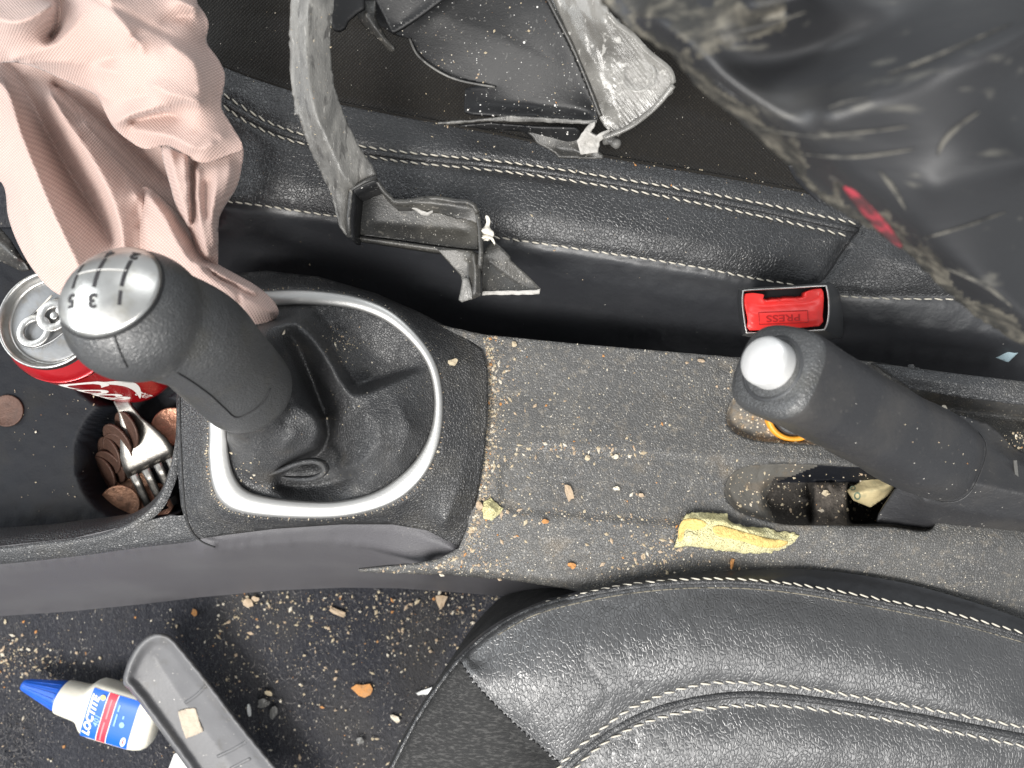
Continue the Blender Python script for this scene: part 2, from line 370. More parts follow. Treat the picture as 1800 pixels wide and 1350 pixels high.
M['torn_black'] = mat('scratched black plastic', (.009, .0092, .010), .46, spec=.35, bumps=(('noise', 180, .00012, 4), ('noise', 1200, .00008)), mixes=(('noise', 30, .5, .8, (.032, .031, .030), .7, 9, .6), ('noise', 500, .62, .68, (.10, .098, .094), .6, 8)), specks=((300, .18, .10, (.6, .58, .55)), (110, .09, .25, (.6, .58, .55)), (800, .24, .10, (.4, .39, .37))))
M['stress'] = mat('stress whitened torn plastic', (.40, .385, .36), .5, bumps=(('noise', 500, .0006, 3),), mixes=(('noise', 260, .45, .7, (.26, .25, .23), .7),))
M['clear'] = mat('cloudy clear grey plastic', (.30, .29, .268), .22, bumps=(('noise', 90, .0012, 4), ('noise', 600, .0003)), mixes=(('noise', 26, .38, .66, (.085, .080, .072), .85, 6, .5), ('noise', 200, .58, .66, (.66, .64, .60), .7, 7, .4)), alpha=.62, coat=.5)
M['backrest'] = mat('taut scuffed black hide', (.018, .0185, .0205), .50, spec=.6, rot=.45, scale=(.22, 1.3, 1), bumps=(('noise', 120, .0003, 4),), mixes=(('noise', 26, .50, .82, (.07, .067, .060), .6, 7), ('noise', 150, .60, .72, (.20, .19, .16), .35, 5)), rvar=(30, .44, .58))
M['red_cloth'] = mat('red lining', (.30, .03, .045), .9, bumps=(('noise', 500, .0006),), mixes=(('noise', 120, .42, .62, (.05, .02, .022), .9, 5),))
M['red'] = mat('red buckle plastic', (.80, .034, .03), .36, bumps=(('noise', 400, .00008),), mixes=(('noise', 300, .6, .75, (.5, .02, .02), .3),))
M['red_deep'] = mat('red moulded letters', (.40, .010, .010), .4)
M['buckle'] = mat('black buckle plastic', (.030, .031, .033), .40, spec=.8, bumps=(('noise', 900, .00012),))
M['void'] = mat('black slot plastic', (.006, .006, .007), .6, mixes=(('noise', 400, .6, .75, (.05, .045, .04), .5),))
M['orange'] = mat('orange plastic ring', (.78, .33, .03), .4, bumps=(('noise', 400, .0002),), mixes=(('noise', 120, .5, .7, (.6, .24, .03), .5),))
M['dusty_recess'] = mat('dust caked recess', (.15, .14, .125), .65, bumps=(('noise', 600, .0006, 4),), mixes=(('noise', 200, .45, .7, (.30, .23, .15), .6, 5),), specks=((500, .3, .35, (.62, .54, .42)), (300, .2, .2, (.5, .34, .18))))
M['fluff'] = mat('linty dark pad', (.030, .026, .022), .95, bumps=(('noise', 600, .0015, 4),), mixes=(('noise', 350, .55, .75, (.09, .08, .07), .7, 5),), specks=((260, .17, .12, (.62, .52, .40)), (600, .2, .14, (.4, .35, .28))))
M['foam'] = mat('yellow foam', (.72, .66, .36), .95, spec=.1, sss=.0, bumps=(('noise', 900, .0022, 4), ('noise', 200, .002, 4), ('smooth', 900, .0006)), mixes=(('noise', 700, .58, .72, (.58, .52, .27), .4), ('noise', 90, .45, .7, (.78, .74, .46), .8),))
M['foam_skin'] = mat('smooth yellow foam skin', (.72, .52, .18), .8, bumps=(('noise', 700, .0012, 4),), mixes=(('noise', 600, .5, .7, (.5, .36, .12), .6),))
M['note'] = mat('folded banknote paper', (.52, .43, .24), .85, bumps=(('noise', 300, .0005),), mixes=(('noise', 200, .5, .7, (.36, .33, .2), .6),))
M['note_ink'] = mat('green note ink', (.12, .16, .11), .8)
M['blue_cap'] = mat('blue cap plastic', (.012, .10, .52), .38, bumps=(('noise', 300, .0002),))
M['bottle'] = mat('milky bottle plastic', (.70, .67, .58), .33, sss=.15, bumps=(('noise', 90, .0006),))
M['label_blue'] = mat('blue label print', (.004, .11, .62), .4)
M['label_red'] = mat('red label print', (.80, .03, .06), .4)
M['label_pale'] = mat('pale blue print', (.25, .45, .80), .5)
M['label_soft'] = mat('soft pink print', (.80, .22, .24), .5)
M['label_gold'] = mat('gold label seal', (.55, .50, .18), .5)
M['trim'] = mat('grey trim plastic', (.125, .125, .13), .42, bumps=(('noise', 500, .00015),), mixes=(('noise', 20, .4, .7, (.16, .16, .165), .7), ('noise', 60, .55, .72, (.09, .085, .075), .6, 7), ('noise', 300, .62, .75, (.35, .33, .3), .4)), specks=((300, .15, .12, (.5, .48, .45)), (120, .08, .2, (.5, .48, .45))))
M['paper'] = mat('yellowed paper', (.50, .43, .34), .85, bumps=(('noise', 260, .0008),), mixes=(('noise', 420, .5, .65, (.42, .35, .28), .6),))
M['white'] = mat('white paper', (.80, .80, .78), .8, bumps=(('noise', 200, .0008),))
M['tissue'] = mat('pale blue paper', (.42, .55, .60), .8, bumps=(('noise', 120, .001),))
M['clip'] = mat('off white clip plastic', (.70, .66, .58), .5)
M['crumb_a'] = mat('cream crumb', (.47, .40, .28), .85, bumps=(('noise', 600, .0008, 3),), mixes=(('noise', 350, .4, .7, (.30, .20, .11), .45, 4),))
M['crumb_b'] = mat('tan crumb', (.44, .34, .24), .85, bumps=(('noise', 600, .0008, 3),), mixes=(('noise', 350, .4, .7, (.30, .20, .11), .45, 4),))
M['crumb_c'] = mat('orange brown crumb', (.48, .22, .07), .85, bumps=(('noise', 600, .0008, 3),), mixes=(('noise', 350, .4, .7, (.30, .20, .11), .45, 4),))
M['crumb_d'] = mat('pale crumb', (.62, .57, .47), .85, bumps=(('noise', 600, .0008, 3),), mixes=(('noise', 350, .4, .7, (.30, .20, .11), .45, 4),))
M['seam_dust'] = mat('dust in seam', (.20, .18, .14), .9, mixes=(('noise', 500, .45, .6, (.03, .03, .03), .9),))
M['dish'] = mat('dusty dish', (.085, .080, .070), .7, bumps=(('noise', 700, .0004),), mixes=(('noise', 120, .45, .7, (.12, .09, .06), .6),), specks=((420, .2, .2, (.6, .5, .36)),))
CR = [M['crumb_a'], M['crumb_b'], M['crumb_c'], M['crumb_d']]

# ------------------------------------------------------------------ shared builders
def stitches(name, line, fld, parent, period=18.5, length=14.5, wid=1.6, lift=.0004, skew=1.6, m=None, gap=(), **kw):
    L = dens(cr(line, 10), 1.0); d = np.r_[0, np.cumsum(np.hypot(*np.diff(L[:, :2], axis=0).T))]
    V = []; F = []; n = 0; pos = period*.5; r = np.random.default_rng(len(name)+int(line[0][0]))
    while pos < d[-1]-length:
        x = [np.interp(pos+t*length, d, L[:, 0]) for t in (0, .5, 1)]; y = [np.interp(pos+t*length, d, L[:, 1]) for t in (0, .5, 1)]
        if not any(a < x[1] < b for a, b in gap):
            tx, ty = x[2]-x[0], y[2]-y[0]; l = math.hypot(tx, ty)+1e-6; nx, ny = -ty/l, tx/l
            sk = skew+r.normal(0, .4)
            ring = []
            for t, rr, up in ((0, .45, -.0004), (.15, .85, .0001), (.5, 1, .0004), (.85, .85, .0001), (1, .45, -.0004)):
                cx = np.interp(t, (0, .5, 1), x)+nx*sk*(t-.5)*2; cy = np.interp(t, (0, .5, 1), y)+ny*sk*(t-.5)*2
                c = P(cx, cy, float(fld.z(cx, cy))+lift+up); rad = wid*rr/S
                a, b, _ = frame((tx, -ty, 0)); cc = circ(6, rad, rad*.8); ring.append(c+cc[:, :1]*a+cc[:, 1:]*b)
            v, f = loft(ring); V.append(v); F += [tuple(k+n for k in q) for q in f]; n += len(v)
        pos += period*r.uniform(.95, 1.05)
    return mesh(name, np.vstack(V), F, m or M['thread'], parent, kind='stuff', **kw)

def cord(name, line, fld, parent, rad_px, m, lift=0.0, **kw):
    L = dens(cr(line, 10), 5); A = np.stack([L[:, 0], L[:, 1], fld.z(L[:, 0], L[:, 1])+lift], 1)
    v, f = sweep(PA(A), circ(8, rad_px/S)); return mesh(name, v, f, m, parent, **kw)

def sheet(name, poly, m, parent=None, cons=(), step=4, load=0, smooth=2, thick=.0012, rough=0, seed=0, extra=None, holes=(), **kw):
    p = np.asarray(poly, float)
    if rough: p = rough_edge(p, rough, 6, seed)
    f = Field(p, cons, step, load, smooth, extra=extra); f.build(name, m, parent, holes=holes, solid=thick, **kw); return f

def crumb_geo(pts, seed=0):
    """pts: (x,y,z,size) world; small irregular chips"""
    r = np.random.default_rng(seed); V = []; F = []; mi = []
    O = np.array([[1, 0, 0], [0, 1, 0], [-1, 0, 0], [0, -1, 0], [0, 0, 1], [0, 0, -1]], float)
    T = [(0, 1, 4), (1, 2, 4), (2, 3, 4), (3, 0, 4), (1, 0, 5), (2, 1, 5), (3, 2, 5), (0, 3, 5)]
    for k, (x, y, z, s_) in enumerate(pts):
        o = O*r.uniform(.55, 1.1, (6, 1)); e = r.choice([1, 1, 1.3, 2.2]); o[:, 0] *= e; o[:, 2] *= .55
        a = r.uniform(0, 6.28); c, q = math.cos(a), math.sin(a); o = o @ np.array([[c, q, 0], [-q, c, 0], [0, 0, 1]])
        V.append(o*s_+[x, y, z+s_*.3]); F += [tuple(6*k+i for i in t) for t in T]; mi += [int(r.choice(4, p=[.46, .28, .05, .21]))]*8
    return np.vstack(V), F, mi
def scatter(name, fn, zf, n, smin, smax, label, seed, cat='crumbs', persp=True):
    r = np.random.default_rng(seed); pts = []
    while len(pts) < n:
        q = fn(r)
        if q is None: continue
        z = float(zf(*q)); s_ = (smin+(smax-smin)*r.random()**6)/S*(H-z)/H*.5; p = P(q[0], q[1], z); pts.append((p[0], p[1], p[2], s_))
    v, f, mi = crumb_geo(pts, seed); b = v.mean(0); b[2] = v[:, 2].min()
    return mesh(name, v, f, CR, None, b, smooth=False, mi=mi, label=label, cat=cat, kind='stuff')
def flake(name, label, pts, z, m, cat, thick=.0008, curl=.001, seed=0, group=None):
    p = np.asarray(pts, float); c = p.mean(0); r = np.random.default_rng(seed)
    top = np.array([P(x, y, z+thick+r.uniform(0, curl)) for x, y in p]); bot = np.array([P(x, y, z+r.uniform(0, curl*.3)) for x, y in p])
    n = len(p); V = np.vstack([top, bot, [P(*c, z+thick+curl*.7)]]); F = [(2*n, (i+1) % n, i) for i in range(n)]
    F += [(i, (i+1) % n, n+(i+1) % n, n+i) for i in range(n)] + [tuple(range(n, 2*n))]
    b = P(*c, z); return mesh(name, V, F, m, None, b, smooth=False, recalc=True, label=label, cat=cat, group=group)
def blob(cx, cy, rx, ry, ang, n=9, seed=0, j=.28):
    r = np.random.default_rng(seed); a = np.arange(n)*2*PI/n; k = 1+r.uniform(-j, j, n)
    x = rx*np.cos(a)*k; y = ry*np.sin(a)*k; c, s_ = math.cos(ang), math.sin(ang)
    return np.stack([cx+x*c-y*s_, cy+x*s_+y*c], 1)
def zl(pts, z): return [(a, b, z) for a, b in pts]

# ------------------------------------------------------------------ footwell floor
FZ = -0.165
# wide sheet: also passes below the console and seats
g = np.linspace(-.9, .9, 181); GX, GY = np.meshgrid(g, g, indexing='ij')
def floor_z(x, y):
    px, py = 900+np.asarray(x)*S, 675-np.asarray(y)*S
    return FZ + .0035*vnoise(px, py, 140, 3) + .0012*vnoise(px, py, 14, 4)
V = np.stack([GX, GY, floor_z(GX, GY)], 2).reshape(-1, 3); n = 181
F = [(i*n+j, (i+1)*n+j, (i+1)*n+j+1, i*n+j+1) for i in range(n-1) for j in range(n-1)]
mesh('floor', V, F, M['carpet'], label='dark dusty carpet of the footwell', kind='structure')

# ------------------------------------------------------------------ centre console
console = thing('center_console', 'black plastic centre console with gear surround, handbrake slot and crumb covered tray', 'console', P(900, 800, -.16))

slot_o = cr([(1274, 862), (1288, 832), (1325, 818), (1400, 816), (1480, 820), (1600, 828), (1640, 860), (1640, 930), (1560, 926), (1460, 924), (1380, 922), (1320, 908), (1286, 890)], 6, True)
sock_o = cr([(1277, 735), (1284, 708), (1306, 697), (1400, 703), (1540, 712), (1560, 780), (1480, 784), (1380, 780), (1318, 772), (1286, 756)], 5, True)
tray_poly = [(770, 570, 0), (850, 588, 0), (1000, 603, 0), (1290, 628, 0), (1480, 633, .001), (1570, 642, .002), (1830, 676, .004), (1830, 1130, -.01), (1250, 1100, -.012), (1090, 1062, -.012),
             (1000, 1036, -.010), (900, 1020, -.009), (800, 1012, -.008), (640, 1006, -.009), (618, 1002, -.009), (700, 995, -.006), (770, 983, -.004), (806, 964, -.003), (822, 925, -.002), (815, 850, -.001), (815, 700, 0), (800, 620, 0)]
mat_in = cr([(1500, 822), (1300, 813), (1100, 800), (960, 791), (905, 800), (882, 850), (900, 892), (1000, 902), (1200, 917), (1290, 922)], 8)
mat_out = cr([(1500, 814), (1300, 805), (1100, 793), (958, 783), (897, 793), (873, 850), (892, 901), (1000, 910), (1200, 926), (1290, 932)], 8)
def setz(a, z): a = np.asarray(a); return np.c_[a[:, :2], np.full(len(a), z)]
tray = Field(tray_poly, [setz(mat_in, -.0018), setz(mat_out, 0), zl([(1000, 850), (1150, 860), (1250, 865)], -.0022),
        zl([(760, 700), (1000, 690), (1260, 690), (1270, 640)], -.002), zl([(1100, 640), (1300, 660)], -.001),
        zl([(800, 985), (1000, 1000), (1150, 1010)], -.003), zl([(720, 996), (900, 1010), (1020, 1024), (1100, 1040)], -.0035),
        zl([(1560, 665), (1830, 712)], .004), zl([(1500, 690), (1830, 742)], -.02), zl([(1480, 940), (1830, 975)], .001), zl([(1330, 945), (1480, 932), (1830, 950)], .001)], 4, smooth=2,
        extra=lambda X, Y: .0004*vnoise(X, Y, 60, 5))
tray.build('rear_tray', M['tray'], console, holes=[slot_o, sock_o], solid=.002)
def zt(x, y): return tray.z(x, y)
# socket recess with orange ring
so = np.c_[sock_o, zt(sock_o[:, 0], sock_o[:, 1])-.0006]
si = np.array([1420, 742]) + (sock_o-[1420, 742])*[.955, .86]
sk = Field(so, [setz(np.vstack([si, si[:1]]), -.0075), zl([(1310, 735), (1400, 742), (1520, 745)], -.008)], 3, smooth=1, extra=lambda X, Y: .0008*vnoise(X, Y, 14, 8))
rec = sk.build('socket_recess', M['dusty_recess'], console, solid=.001)
oc = P(1393, 728, -.0065)
v, f = revolve([(.0165, -.002), (.0165, .0015), (.0158, .0028), (.0142, .003), (.0132, .002), (.0130, -.002)], 40, oc, (0, 0, 1))
ring_o = mesh('socket_ring', v, f, M['orange'], console)
v, f = revolve([(.0124, -.002), (.0124, .004), (.0115, .0055), (.006, .006), (.0, .0062)], 32, oc, (0, 0, 1))
mesh('socket_cap', v, f, M['buckle'], console)
# handbrake slot
sl = np.c_[slot_o, zt(slot_o[:, 0], slot_o[:, 1])-.0006]
slot = Field(sl, [setz(cr([(1284, 860), (1300, 838), (1330, 828), (1372, 824)], 6), -.005), setz(cr([(1284, 864), (1300, 888), (1335, 905), (1385, 917)], 6), -.006),
        zl([(1310, 865), (1335, 850), (1338, 885)], -.008), zl([(1325, 850), (1322, 880)], -.008),
        setz(cr([(1420, 838), (1360, 840), (1340, 860), (1342, 890), (1375, 915), (1420, 918)], 6), -.009),
        setz(cr([(1420, 845), (1366, 848), (1349, 866), (1352, 888), (1382, 908), (1420, 912)], 6), -.018),
        zl([(1420, 878), (1380, 878)], -.019), zl([(1420, 830), (1500, 834), (1620, 842)], -.012), zl([(1420, 842), (1500, 846), (1630, 852)], -.022),
        zl([(1420, 848), (1428, 880), (1424, 918)], -.030), zl([(1434, 850), (1434, 916)], -.017), zl([(1486, 850), (1488, 916)], -.017), zl([(1460, 850), (1462, 916)], -.014),
        zl([(1496, 850), (1500, 918), (1630, 918)], -.045), zl([(1550, 880), (1620, 880)], -.045)], 2.5, smooth=1, extra=lambda X, Y: .0006*vnoise(X, Y, 9, 18)*(X > 1330))
M['pad'] = mat('brown felt pad', (.085, .072, .060), .95, bumps=(('noise', 600, .0012, 4),), mixes=(('noise', 250, .45, .7, (.03, .026, .022), .8, 5),), specks=((260, .2, .14, (.62, .52, .40)),))
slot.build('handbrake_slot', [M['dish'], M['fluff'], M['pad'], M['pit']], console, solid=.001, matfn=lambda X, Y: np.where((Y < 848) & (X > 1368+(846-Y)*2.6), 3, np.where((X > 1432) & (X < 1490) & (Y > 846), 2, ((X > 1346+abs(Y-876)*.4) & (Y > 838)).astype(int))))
# raised rails at the rear right
sheet('side_rail', [(1540, 640, .010), (1830, 674, .014), (1830, 716, .012), (1700, 700, .010), (1600, 684, .008)], M['grain'], console, [zl([(1600, 662), (1830, 695)], .014)], 4, thick=.014)
# inner dark floor beside the lever
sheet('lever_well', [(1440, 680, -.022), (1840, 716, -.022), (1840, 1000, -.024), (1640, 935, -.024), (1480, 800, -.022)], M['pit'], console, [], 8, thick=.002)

# gear surround panel: domed, textured
su_poly = np.array([(312, 690, .006), (309, 760, .006), (312, 830, .006), (318, 890, .004), (330, 930, .001), (345, 948, -.002), (400, 940, .000), (480, 930, .002), (600, 922, .003), (690, 922, .002), (750, 932, -.001),
    (795, 955, -.005), (814, 968, -.008), (826, 925, -.004), (840, 870, 0), (851, 800, .003), (858, 720, .004), (857, 650, .003), (848, 615, .001), (815, 590, -.001), (740, 550, -.002), (660, 515, -.004), (560, 486, -.006), (470, 476, -.006), (400, 480, -.008), (330, 520, -.006), (314, 600, .004)])
ring_out = cr([(367, 762), (366, 800), (372, 850), (390, 885), (430, 903), (520, 911), (610, 908), (690, 885), (742, 842), (770, 785), (779, 715), (770, 650), (742, 598), (690, 548), (630, 522), (560, 511), (490, 510), (425, 520), (380, 570), (366, 660)], 8, True)
ring_in = cr([(401, 762), (403, 800), (412, 835), (432, 860), (470, 873), (540, 881), (600, 880), (665, 862), (720, 820), (752, 770), (763, 712), (755, 655), (729, 610), (682, 568), (627, 545), (560, 536), (495, 537), (440, 546), (405, 590), (400, 660)], 8, True)
RZ = .020
ro2 = np.array([570, 712]) + (ring_out-[570, 712])*1.02
sur = Field(su_poly, [setz(np.vstack([ro2, ro2[:1]]), RZ-.002), zl([(822, 640), (828, 700), (822, 780), (805, 860), (780, 920)], .010), zl([(335, 700), (337, 820), (348, 900)], .012)], 4, smooth=3)
surround = sur.build('gear_surround', M['surround'], console, holes=[ring_in], solid=.0025,
        matfn=None)
# left lip seam on the surround
cord('seam_groove', [(316, 690, 0), (318, 780, 0), (324, 880, 0), (333, 925, 0), (352, 950, 0), (378, 962, 0)], sur, console, 1.6, M['void'], lift=.0002)
# silver ring (rounded band)
rings = []
nb = len(ring_out); ctr = []
for t, dz in ((0, -.003), (.04, .0005), (.14, .0016), (.5, .0022), (.86, .0016), (.96, .0005), (1, -.003)):
    p = ring_out*(1-t)+ring_in*t; rings.append(PA(np.c_[p, np.full(nb, RZ+dz)]))
v, f = loft(rings, False, False); f = [q[::-1] for q in f]
mesh('gear_ring', v, f, M['silver'], console)

# front tray with cup wells (true depth, walls hidden under the rim)
rim_pts = cr([(330, 640), (313, 690), (311, 760), (306, 800), (296, 840), (278, 880), (250, 908), (215, 928), (175, 942), (130, 950), (60, 958), (0, 966), (-80, 972), (-140, 975)], 6)
tub = np.vstack([rim_pts, [(-140, 380), (330, 380)]])
def tub_z(X, Y):
    z = np.full(X.shape, -.048)
    for cx, cy, r in ((178, 820, 128), (150, 600, 128)):
        d = np.hypot(X-cx, Y-cy); z = np.minimum(z, np.where(d < r, np.interp(d, (r-8, r), (-.078, -.048)), 0))
    return z + .0008*vnoise(X, Y, 30, 2)
ft = Field(zl([(-150, 370), (345, 370), (345, 985), (-150, 985)], 0), [], 5, smooth=0, extra=tub_z)
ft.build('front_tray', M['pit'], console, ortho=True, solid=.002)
ins = np.array([100, 700]) + (rim_pts-[100, 700])*.985
rr = []
for k, z in ((1.05, -.002), (1.01, .0003), (.995, .0), (.985, -.0018), (.962, -.005), (.945, -.009), (.935, -.014), (.935, -.05)):
    q = np.array([100, 680]) + (rim_pts-[100, 680])*k; rr.append(np.stack([(q[:, 0]-900)/S, (675-q[:, 1])/S, np.full(len(q), z)], 1))
v, f = loft(rr, closed=False); mesh('tray_rim', v, f, M['grain'], console, recalc=True)
# side panels
sp = [(-160, 962, -.001), (0, 960, -.001), (130, 946, -.001), (215, 926, -.001), (300, 905, -.001), (420, 915, -.002), (600, 910, -.002), (740, 915, -.005), (820, 960, -.010), (840, 1000, -.012), (1000, 1026, -.015), (1150, 1050, -.02),
      (1150, 1090, -.15), (960, 1054, -.15), (800, 1041, -.15), (700, 1034, -.15), (600, 1033, -.15), (480, 1038, -.15), (350, 1050, -.15), (250, 1062, -.15), (120, 1075, -.15), (0, 1083, -.15), (-160, 1096, -.15)]
side = Field(sp, [setz(cr([(-160, 998), (0, 988), (150, 972), (330, 948), (352, 955), (380, 963)], 6), -.006), setz(cr([(-160, 1006), (0, 995), (150, 979), (330, 956), (360, 966)], 6), -.012),
        setz(cr([(380, 963), (450, 953), (560, 947), (650, 955), (720, 975), (760, 995)], 6), -.014), setz(cr([(380, 968), (450, 959), (560, 953), (650, 961), (715, 981), (750, 999)], 6), -.017),
        setz(cr([(380, 950), (480, 938), (600, 930), (700, 934), (770, 955), (805, 975)], 6), -.006)], 3, smooth=3)
side.build('side_panel', M['side'], console)
shp = np.vstack([cr([(-150, 966), (0, 962), (130, 948), (215, 928), (290, 908)], 6), cr([(335, 905), (352, 935), (342, 951), (250, 962), (150, 976), (0, 992), (-150, 1002)], 6)])
shf = Field(np.c_[shp, side.z(shp[:, 0], shp[:, 1])+.0004], [], 4); shf.Z = side.z(shf.X, shf.Y)+.0008
shf.build('shoulder_strip', M['grain'], console)

# ------------------------------------------------------------------ upper seat
seatA = thing('car_seat', 'black leather seat with double cream stitching under the broken plastic pieces', 'car seat', P(1000, 300, -.1))
lA = [(385, 160), (430, 190), (480, 218), (560, 243), (700, 266), (900, 286), (1100, 316), (1300, 350), (1512, 394)]
lB = [(385, 180), (430, 212), (490, 240), (560, 258), (700, 283), (900, 303), (1100, 333), (1300, 372), (1498, 416)]
lM = [((a[0]+b[0])/2, (a[1]+b[1])/2) for a, b in zip(lA, lB)]
lC = [(370, 350), (480, 364), (590, 380), (740, 398), (880, 418), (1000, 435), (1200, 465), (1330, 490), (1412, 503)]
lD = [(1450, 512), (1540, 518), (1690, 520), (1840, 520)]
lX = [(1514, 394), (1496, 420), (1476, 448), (1452, 484), (1430, 503)]
lcl = [(360, 100), (430, 130), (560, 172), (640, 190), (770, 215), (900, 240), (1050, 272), (1280, 312), (1400, 334), (1470, 350), (1600, 380)]
def off(l, dy): return [(x, y+dy) for x, y in l]
A_poly = [(320, -80, 0), (1860, -80, 0), (1860, 720, -.075), (1560, 668, -.075), (1300, 650, -.072), (1000, 630, -.068), (800, 606, -.066), (600, 560, -.07), (440, 530, -.075), (320, 500, -.08)]
def wr(X, Y):
    return .0010*vnoise(X*.9+Y*.3, Y*1.2, 110, 21) + .0002*vnoise(X, Y, 26, 22)
sA = Field(A_poly, [setz(cr(lA, 8), .0125), setz(cr(lB, 8), .0125), setz(cr(lM, 8), .0155), setz(cr(off(lA, -8), 8), .0150), setz(cr(off(lB, 9), 8), .0160), setz(cr(lC, 8), .0085), setz(cr(off(lC, -9), 8), .0120), setz(cr(off(lC, 10), 8), .0085),
        setz(cr(lD, 8), .004), setz(cr(off(lD, -9), 6), .008), setz(cr(off(lD, 9), 6), .004), setz(cr(lX, 6), .006), setz(cr([(x-9, y-5) for x, y in lX], 6), .012), setz(cr([(x+9, y+5) for x, y in lX], 6), .011),
        setz(cr(lcl, 8), .0105), setz(cr(off(lcl, -10), 8), .0075), setz(cr([(460, 300), (600, 335), (900, 372), (1100, 402), (1380, 455)], 8), .0172), setz([(1560, 450), (1640, 480)], .017),
        zl([(420, 20), (900, 90), (1300, 220), (1500, 300)], .002), zl([(500, -60), (1000, -60), (1700, -60)], .0),
        zl([(340, 400), (600, 425), (900, 465), (1200, 520), (1450, 560), (1840, 600)], -.006), zl([(340, 440), (600, 470), (900, 520), (1200, 570), (1500, 610), (1840, 650)], -.030)],
        5, load=1.2e-6, smooth=3, extra=wr)
clo = np.array(cr(lcl, 8))
ci = lambda X: np.interp(X, clo[:, 0], clo[:, 1])
csi = np.array(cr(lC+[(1440, 507)]+lD, 8))
sA.build('cushion', [M['leather'], M['seat_cloth'], M['leather_side']], seatA, matfn=lambda X, Y: np.where(Y < ci(X), 1, np.where(Y > np.interp(X, csi[:, 0], csi[:, 1])+2, 2, 0)))
gA = ((515, 660),)
stitches('stitching', lA, sA, seatA); stitches('stitching', lB, sA, seatA)
stitches('stitching', lC, sA, seatA, period=17.5, length=13.5, skew=.8); stitches('stitching', off(lD, 6), sA, seatA, wid=1.6, skew=.6)
cord('piping', lM, sA, seatA, 5.5, M['leather'], lift=-.0006)
cord('cross_seam', lX, sA, seatA, 1.8, M['void'], lift=.0)
cord('edge_fray', lcl, sA, seatA, 2.2, M['seat_cloth'], lift=.0003)

# backrest bolster, close to the camera
bk = np.array([(1040, -60, .17), (1062, 0, .17), (1110, 55, .17), (1180, 98, .17), (1215, 145, .168), (1260, 185, .166), (1330, 240, .163), (1395, 300, .16), (1440, 350, .157), (1500, 385, .152), (1560, 420, .147), (1600, 448, .142), (1650, 500, .138), (1710, 552, .134), (1770, 592, .13), (1870, 650, .125),
      (1870, -60, .19)])
bk[:, 2] += .05
bkp = rough_edge(bk, 1.6, 9, 5)
def bw(X, Y):
    u = X*.75+Y*.35; v_ = Y-.55*X
    return .003*vnoise(u*.35, v_, 170, 31, 2)
bf = Field(bkp, [cr([(1150, 30, .240), (1260, 130, .246), (1420, 250, .244), (1560, 360, .234), (1700, 480, .219), (1860, 600, .203)], 6), cr([(1290, 112, .240), (1400, 96, .236), (1550, 45, .240), (1700, -30, .245)], 6),
        cr([(1300, 10, .262), (1420, -20, .266)], 4), cr([(1450, 210, .256), (1600, 150, .262), (1740, 95, .266), (1860, 40, .268)], 6), cr([(1640, 330, .246), (1740, 300, .248), (1860, 270, .250)], 6)],
        6, smooth=14, load=2e-7, extra=bw)
M['back_dust'] = mat('tan dust on hide', (.028, .027, .024), .6, bumps=(('noise', 300, .0008, 4),), mixes=(('noise', 140, .40, .72, (.20, .182, .145), .75, 6, .4), ('noise', 40, .45, .75, (.018, .018, .019), .8)))
be = bk[:-1, :2]
def backmat(X, Y):
    d = np.min(np.hypot(X[:, None]-dens(np.c_[be, be[:, 0]*0], 12)[None, :, 0], Y[:, None]-dens(np.c_[be, be[:, 0]*0], 12)[None, :, 1]), 1)
    n1 = vnoise(X, Y, 40, 33)
    return ((d < 26+30*n1) | ((X < 1380) & (Y < 130-.35*(X-1150)) & (n1 > -.25))).astype(int)
back = bf.build('backrest', [M['backrest'], M['back_dust']], seatA, matfn=backmat, solid=.006, label='dusty scuffed black backrest edge, out of focus')
rp = [(1482, 330), (1500, 336), (1524, 356), (1552, 386), (1574, 414), (1586, 436), (1575, 432), (1552, 414), (1530, 392), (1508, 366)]
rpf = Field([(x, y, float(bf.z(x, y))+.0016) for x, y in cr(rp, 4, True)], [[(x, y, float(bf.z(x, y))+.003) for x, y in ((1495, 345), (1530, 378), (1570, 418))]], 4)
rpf.build('red_lining', M['red_cloth'], back, solid=.001)
M['scuff'] = mat('pale scuff', (.12, .113, .097), .8, mixes=(('noise', 160, .4, .6, (.03, .03, .03), .9, 5),))
for l_, wd in (([(1648, 275), (1660, 248), (1685, 222), (1722, 196)], 4), ([(1455, 190), (1490, 178), (1530, 172)], 3), ([(1330, 225), (1420, 238), (1520, 232), (1600, 222)], 2.5), ([(1400, 270), (1500, 276), (1610, 262)], 3), ([(1545, 300), (1570, 330), (1592, 368)], 5), ([(1250, 60), (1330, 48), (1420, 20)], 3), ([(1560, 130), (1640, 100), (1780, 40)], 3), ([(1620, 420), (1690, 400), (1770, 372)], 2.5), ([(1660, 470), (1730, 500), (1780, 540)], 5)):
    L = cr(l_, 8); v, f = sweep(PA(np.c_[L, bf.z(L[:, 0], L[:, 1])+.0004]), circ(6, wd*(H-.22)/H/S, .0004), np.sin(np.linspace(.15, 3.0, len(L)))); mesh('scuff_streak', v, f, M['scuff'], back)
# torn flap scraps below the backrest edge
sheet('torn_flap', [(1385, 292, .05), (1398, 290, .052), (1412, 310, .05), (1432, 322, .05), (1440, 345, .045), (1455, 350, .045), (1440, 358, .042), (1420, 340, .04), (1398, 318, .042)], M['leather_side'], seatA, [], 4, thick=.001)

